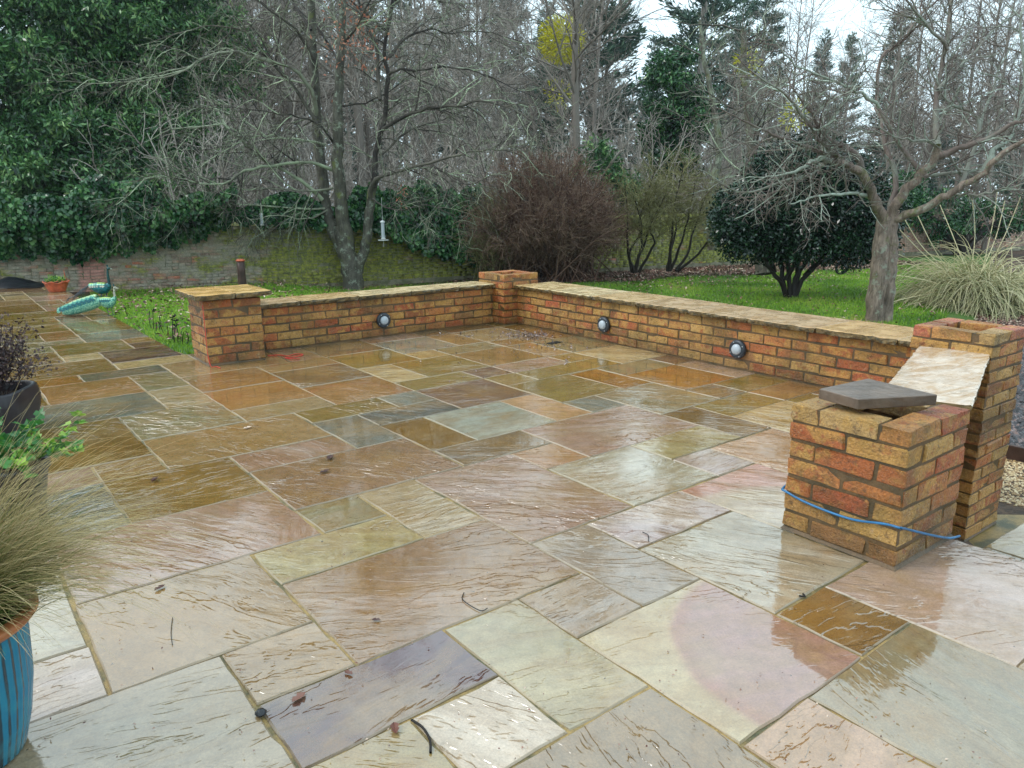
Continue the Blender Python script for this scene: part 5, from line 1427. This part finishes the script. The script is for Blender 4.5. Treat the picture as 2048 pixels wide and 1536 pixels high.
# ------------------------------------------------------------------ metal peacocks, bowl, tarpaulin
def metal(name, a, b, s=60):
    t = NT(name); p = t.n('TexCoord').outputs['Object']
    c = t.mix(t.rng(t.noise(p, s, 3), .42, .58), srgb(*a), srgb(*b)); t.set(Base_Color=c, Roughness=.3, Metallic=.25); return t.m
M_TEAL = metal('teal_enamel', (16, 112, 118), (30, 70, 72)); M_TEALL = metal('pale_teal_enamel', (138, 188, 158), (52, 128, 116)); M_LIME = metal('yellow_green_enamel', (196, 204, 96), (120, 176, 110))
M_PALEF = metal('pale_cream_green_enamel', (206, 214, 150), (150, 196, 156)); M_STEEL = metal('weathered_steel', (196, 190, 168), (120, 124, 116)); M_SLATEB = metal('blue_grey_steel', (96, 108, 116), (44, 52, 64)); M_DKTEAL = metal('dark_teal_enamel', (14, 48, 52), (22, 70, 66))
def loft(name, P, R, mat, n=14, flat=1.0):
    """tube with elliptical rings (flat = width/height)"""
    T = Tubes(); T.add([tuple(p) for p in P], R, n); me = T.build(name, mat)
    if flat != 1:
        for v in me.vertices: v.co.y *= flat
    return me
def scale_feather(L, Wd, mat, name='feather'):
    V = [(0, 0, 0)]; n = 8
    for i in range(n + 1):
        a = math.pi * (i / n) - math.pi / 2; V.append((-L * (.55 + .45 * math.cos(a)), Wd * .5 * math.sin(a), .004 * math.cos(a)))
    F = [[0, i, i + 1] for i in range(1, n + 1)]
    return new_mesh(name, V, F, mat)
def peacock(label, px, py, depth, s, train):
    p = gp(px, py); t = thing('peacock_ornament', label, 'garden ornament', (p.x, p.y, 0), YAW - math.pi / 2); t.scale = (s * (.92 if train else 1), s, s * (1.22 if train else 1.0))
    body = [(-.14, 0, .15), (-.11, 0, .155), (-.05, 0, .150), (.0, 0, .145), (.05, 0, .150), (.09, 0, .17), (.115, 0, .20), (.12, 0, .225)] if train else [(-.16, 0, .20), (-.12, 0, .20), (-.06, 0, .185), (.0, 0, .17), (.05, 0, .175), (.085, 0, .20), (.10, 0, .225)]
    Rb = [.008, .035, .056, .062, .058, .042, .026, .018] if train else [.008, .034, .060, .070, .060, .038, .02]
    bd_ = obj('body', loft('body', body, Rb, M_TEALL if train else M_TEAL, 18, .8), t)
    hx, hz = (.125, .30) if train else (.10, .385)
    nk = [(body[-1][0] - .003, 0, body[-1][2] - .012), (hx - .005, 0, hz * .6 + body[-1][2] * .4), (hx, 0, hz), (hx + .012, 0, hz + .016)]
    obj('neck', loft('neck', spline([Vector(q) for q in nk], 4), [.018 - .0075 * min(1, i / 8) for i in range(13)], M_STEEL if train else M_DKTEAL, 10), t)
    obj('head', loft('head', [(hx - .012, 0, hz + .010), (hx + .002, 0, hz + .016), (hx + .018, 0, hz + .018), (hx + .032, 0, hz + .014), (hx + .04, 0, hz + .012)], [.004, .014, .016, .010, .004], M_STEEL if train else M_DKTEAL, 10), t)
    obj('beak', loft('beak', [(hx + .034, 0, hz + .013), (hx + .05, 0, hz + .011), (hx + .068, 0, hz + .007)], [.007, .005, .001], M_STEEL, 8), t)
    T = Tubes()
    for k in range(5):
        a = (k - 2) * .22 + (1.9 if train else 1.7)
        T.add([(hx + .004, 0, hz + .028), (hx + .004 + .03 * math.cos(a), .004 * (k - 2), hz + .028 + .03 * math.sin(a))], [.0015, .0045], 5)
    obj('crest', T.build('crest', M_TEAL), t)
    for sgn in (-1, 1):
        T = Tubes(); T.add([(.02 + sgn * .018, sgn * .02, .11), (.015 + sgn * .02, sgn * .024, .06), (.03 + sgn * .02, sgn * .026, .006)], [.007, .0045, .004], 6)
        T.add([(.0 + sgn * .02, sgn * .026, .004), (.06 + sgn * .02, sgn * .026, .004)], [.004, .003], 5); T.add([(.03 + sgn * .02, sgn * .026, .004), (.05 + sgn * .02, sgn * .05, .004)], [.003, .002], 5)
        obj('leg', T.build('leg', M_SLATEB), t)
    # wing scales
    fe = [scale_feather(.045, .034, m) for m in (M_LIME, M_TEALL, M_TEAL, M_STEEL)]
    rq = random.Random(5 if train else 6)
    for sgn in (-1, 1):
        for i in range(6):
            for j in range(3):
                x = .065 - i * .03; a = .35 + j * .42; zc = .15 if train else .178; rr = .058 + .004 * math.sin(i)
                obj('feather', fe[(0 if j == 0 else 1 if j == 1 else 3 if not train else 2)], bd_, (x, sgn * rr * .8 * math.sin(a), zc + rr * math.cos(a) + .004), (sgn * -a, -.12, 0))
    if train:
        P = [(-.10 - .075 * i, 0, .165 - .0165 * i) for i in range(9)]; R = [.045, .062, .068, .068, .066, .062, .055, .045, .02]
        tt_ = obj('tail_train', loft('tail_train', P, R, M_TEALL, 20, 1.0), t)
        fb = [scale_feather(.06, .042, m) for m in (M_TEALL, M_PALEF, M_TEAL)]
        for i in range(17):
            f = i / 16; x = -.14 - .56 * f; z = .157 - .123 * f; rr = .079 - .030 * max(0, f - .5) * 2
            for j in range(-3, 4):
                a = j * .42 + (.2 if i % 2 else 0); col = fb[1] if abs(j) < 2 and f < .75 else fb[0] if abs(j) < 3 else fb[2]
                if f > .9: col = fb[2] if i % 2 else fb[0]
                obj('tail_feather', col, tt_, (x, rr * math.sin(a), z + rr * math.cos(a) * .95), (-a, .18, 0))
    else:
        fb = scale_feather(.07, .024, M_SLATEB); T = Tubes()
        for k in range(7):
            y = (k - 3) * .022; L = .16 + .02 * (k % 3)
            pts = [(-.14, y * .3, .205), (-.20, y * .8, .17), (-.26, y * 1.4, .11), (-.14 - L * 1.25, y * 2.1, .05 + .012 * (k % 2))]
            T.add(pts, [.004, .003, .0025, .002], 5)
            obj('tail_feather', fb, t, (pts[-1][0] + .03, pts[-1][1], pts[-1][2] + .02), (0, -.7, 0)); obj('tail_feather', fb, t, (pts[2][0] + .03, pts[2][1], pts[2][2] + .02), (0, -.7, .1))
        obj('tail_stems', T.build('tail_stems', M_SLATEB), t)
    return t
peacock('pale metal peacock with a long scaly green train, nearer of the two', 219, 631, 8.8, .84, True)
peacock('dark teal metal peacock with a thin trailing tail, standing behind', 207, 606, 9.7, 1.12, False)

b = gp(115, 583)
t = thing('planter_bowl', 'terracotta bowl with a wavy rim standing at the end of the paving', 'plant bowl', (b.x, b.y, 0))
wav = lambda th, r, z: (r * (1 + .05 * math.cos(6 * th) * (z / .15)), z + .012 * math.cos(6 * th) * max(0, z - .09) / .05)
obj('bowl', lathe('bowl', [(.001, 0), (.105, 0), (.112, .01), (.135, .07), (.155, .125), (.17, .135), (.172, .148), (.16, .15), (.148, .13)], M_TERRA, 48, fn=wav), t)
obj('soil', lathe('soil', [(.149, .125), (.001, .135)], M_SOIL, 24), t)
o = cluster_leaves('plants', [(x, y, .17) for x, y in ((-.08, 0), (0, .04), (.08, -.02), (.02, -.06), (-.03, .06))], 46, (.035, .035, .02), .05, .018, M_LIMELEAF, t, -.6); o['kind'] = 'stuff'
T = Tubes(); T.add([(.10, 0, .13), (.125, 0, .21), (.12, 0, .31)], [.004, .008, .004], 5); T.add([(.12, .01, .13), (.15, .01, .19)], [.004, .009], 5); obj('dry_stalks', T.build('dry_stalks', M_TERRA), t)

tp = gp(22, 571)
V = []; F = []; nu, nv = 40, 18
for j in range(nv):
    for i in range(nu):
        u, v = i / (nu - 1) * 2 - 1, j / (nv - 1) * 2 - 1
        e = max(0, 1 - (abs(u) ** 3)) * max(0, 1 - v * v)
        h = e * (.05 + .10 * math.exp(-((u - .45) / .28) ** 2) + .03 * mnoise.noise(Vector((u * 6, v * 3, 0))) + .02 * mnoise.noise(Vector((u * 18, v * 7, 3))))
        V.append((u * 1.0, v * .35 * (1 + .15 * mnoise.noise(Vector((u * 3, v, 7)))), max(0, h) + .004))
for j in range(nv - 1):
    for i in range(nu - 1): a = j * nu + i; F.append([a, a + 1, a + nu + 1, a + nu])
tag(obj('tarpaulin', new_mesh('tarpaulin', V, F, M_BLACK, True), None, (tp.x - .35, tp.y + .1, 0), (0, 0, YAW - math.pi / 2 + .05)), 'crumpled black plastic sheet lying at the far left end of the paving', 'plastic sheet')

# dead flower stalks beside the capped pier
T = Tubes(); r = random.Random(97)
t0 = gp(345, 690, -.03)
t = thing('dead_flower_stalks', 'black dead flower stalks in the lawn edge left of the capped pier', 'plant', tuple(t0))
for px, py, h, hd in [(302, 655, .17, 0), (308, 662, .22, 1), (318, 662, .16, 0), (336, 674, .12, 0), (346, 684, .24, 1), (349, 688, .17, 1), (356, 688, .22, 1), (330, 672, .15, 0), (366, 690, .13, 0), (374, 692, .14, 0), (312, 664, .10, 0), (256, 634, .12, 0), (362, 684, .1, 0)]:
    p = gp(px, py, -.03) - t0; e = p + Vector((r.gauss(0, .02), r.gauss(0, .02), h)); T.add([tuple(p), tuple(p.lerp(e, .5) + Vector((r.gauss(0, .008), r.gauss(0, .008), 0))), tuple(e)], [.005, .004, .004], 5, .1)
    if hd:
        for _ in range(6): T.add([tuple(e), tuple(e + Vector((r.gauss(0, .018), r.gauss(0, .018), r.uniform(.0, .025))))], [.003, .007], 4, .1)
obj('stalks', T.build('stalks', M_BARKDK), t)
T = tuft('', '', '', None, 90, .12, .16, (35, 80), None, 98, .005, nseg=4, grav=.15); o = obj('leaves', T.build('leaves', M_GRASS), t, (.16, .22, 0)); o['kind'] = 'stuff'

# stump and bird feeders
sp_ = put(487, 590, 12.5)
t = thing('wooden_post', 'short dark wooden post with a reddish top by the old wall', 'post', (sp_.x, sp_.y, terr(sp_.x, sp_.y)))
hh = put(487, 522, 12.5).z - terr(sp_.x, sp_.y)
obj('post', lathe('post', [(.07, -.1), (.066, hh * .3), (.062, hh * .7), (.064, hh), (.001, hh + .004)], M_WOODDK, 14), t)
obj('cap', lathe('cap', [(.075, hh), (.08, hh + .01), (.05, hh + .03), (.001, hh + .035)], M_TERRA, 14), t)
def feeder(label, px, ytop, ybot, depth, rad, tray=False, hang=20):
    a, b_ = put(px, ytop, depth), put(px, ybot, depth); h = a.z - b_.z
    t = thing('bird_feeder', label, 'bird feeder', (a.x, a.y, b_.z))
    obj('tube', lathe('tube', [(rad, .02), (rad, h - .02)], M_LENS, 14), t)
    obj('lid', lathe('lid', [(rad * 1.35, h - .025), (rad * 1.3, h - .005), (rad * .4, h + .01), (.001, h + .012)], M_METALG, 14), t)
    obj('base', lathe('base', [(.001, 0), (rad * 1.3, 0), (rad * 1.3, .02), (rad, .025)], M_METALG, 14), t)
    T = Tubes(); T.add([(0, 0, h), (0, 0, h + hang / FPX * depth)], [.003, .003], 4); obj('hanger', T.build('hanger', M_METALG), t)
    if tray:
        obj('tray', lathe('tray', [(.001, -.03), (.09, -.03), (.1, -.015), (.095, -.013), (.085, -.024), (.001, -.024)], M_METALG, 24), t)
        T = Tubes(); T.add([(-.06, 0, .05), (.06, 0, .05)], [.004, .004], 4); T.add([(0, 0, -.03), (0, 0, -.14)], [.004, .004], 4); obj('perch', T.build('perch', M_METALG), t)
feeder('tube bird feeder hanging left of the lichen tree, nearer one of the pair', 522, 427, 451, 14.2, .028)
feeder('small bird feeder hanging just right of the tube feeder', 534, 418, 434, 14.6, .03)
feeder('tall pale bird feeder with a round tray right of the lichen tree', 765, 442, 478, 14.0, .032, True, 45)

# ------------------------------------------------------------------ damp winter air
hz = NT('haze_air').m
nt = hz.node_tree; nt.nodes.clear(); ou = nt.nodes.new('ShaderNodeOutputMaterial'); vol = nt.nodes.new('ShaderNodeVolumePrincipled')
vol.inputs['Color'].default_value = (.86, .93, 1, 1); vol.inputs['Density'].default_value = .0006; vol.inputs['Anisotropy'].default_value = .3
nt.links.new(vol.outputs[0], ou.inputs['Volume'])
tag(obj('haze', box_mesh('haze', -60, 120, -60, 130, -3.0, 27, hz)), kind='stuff')
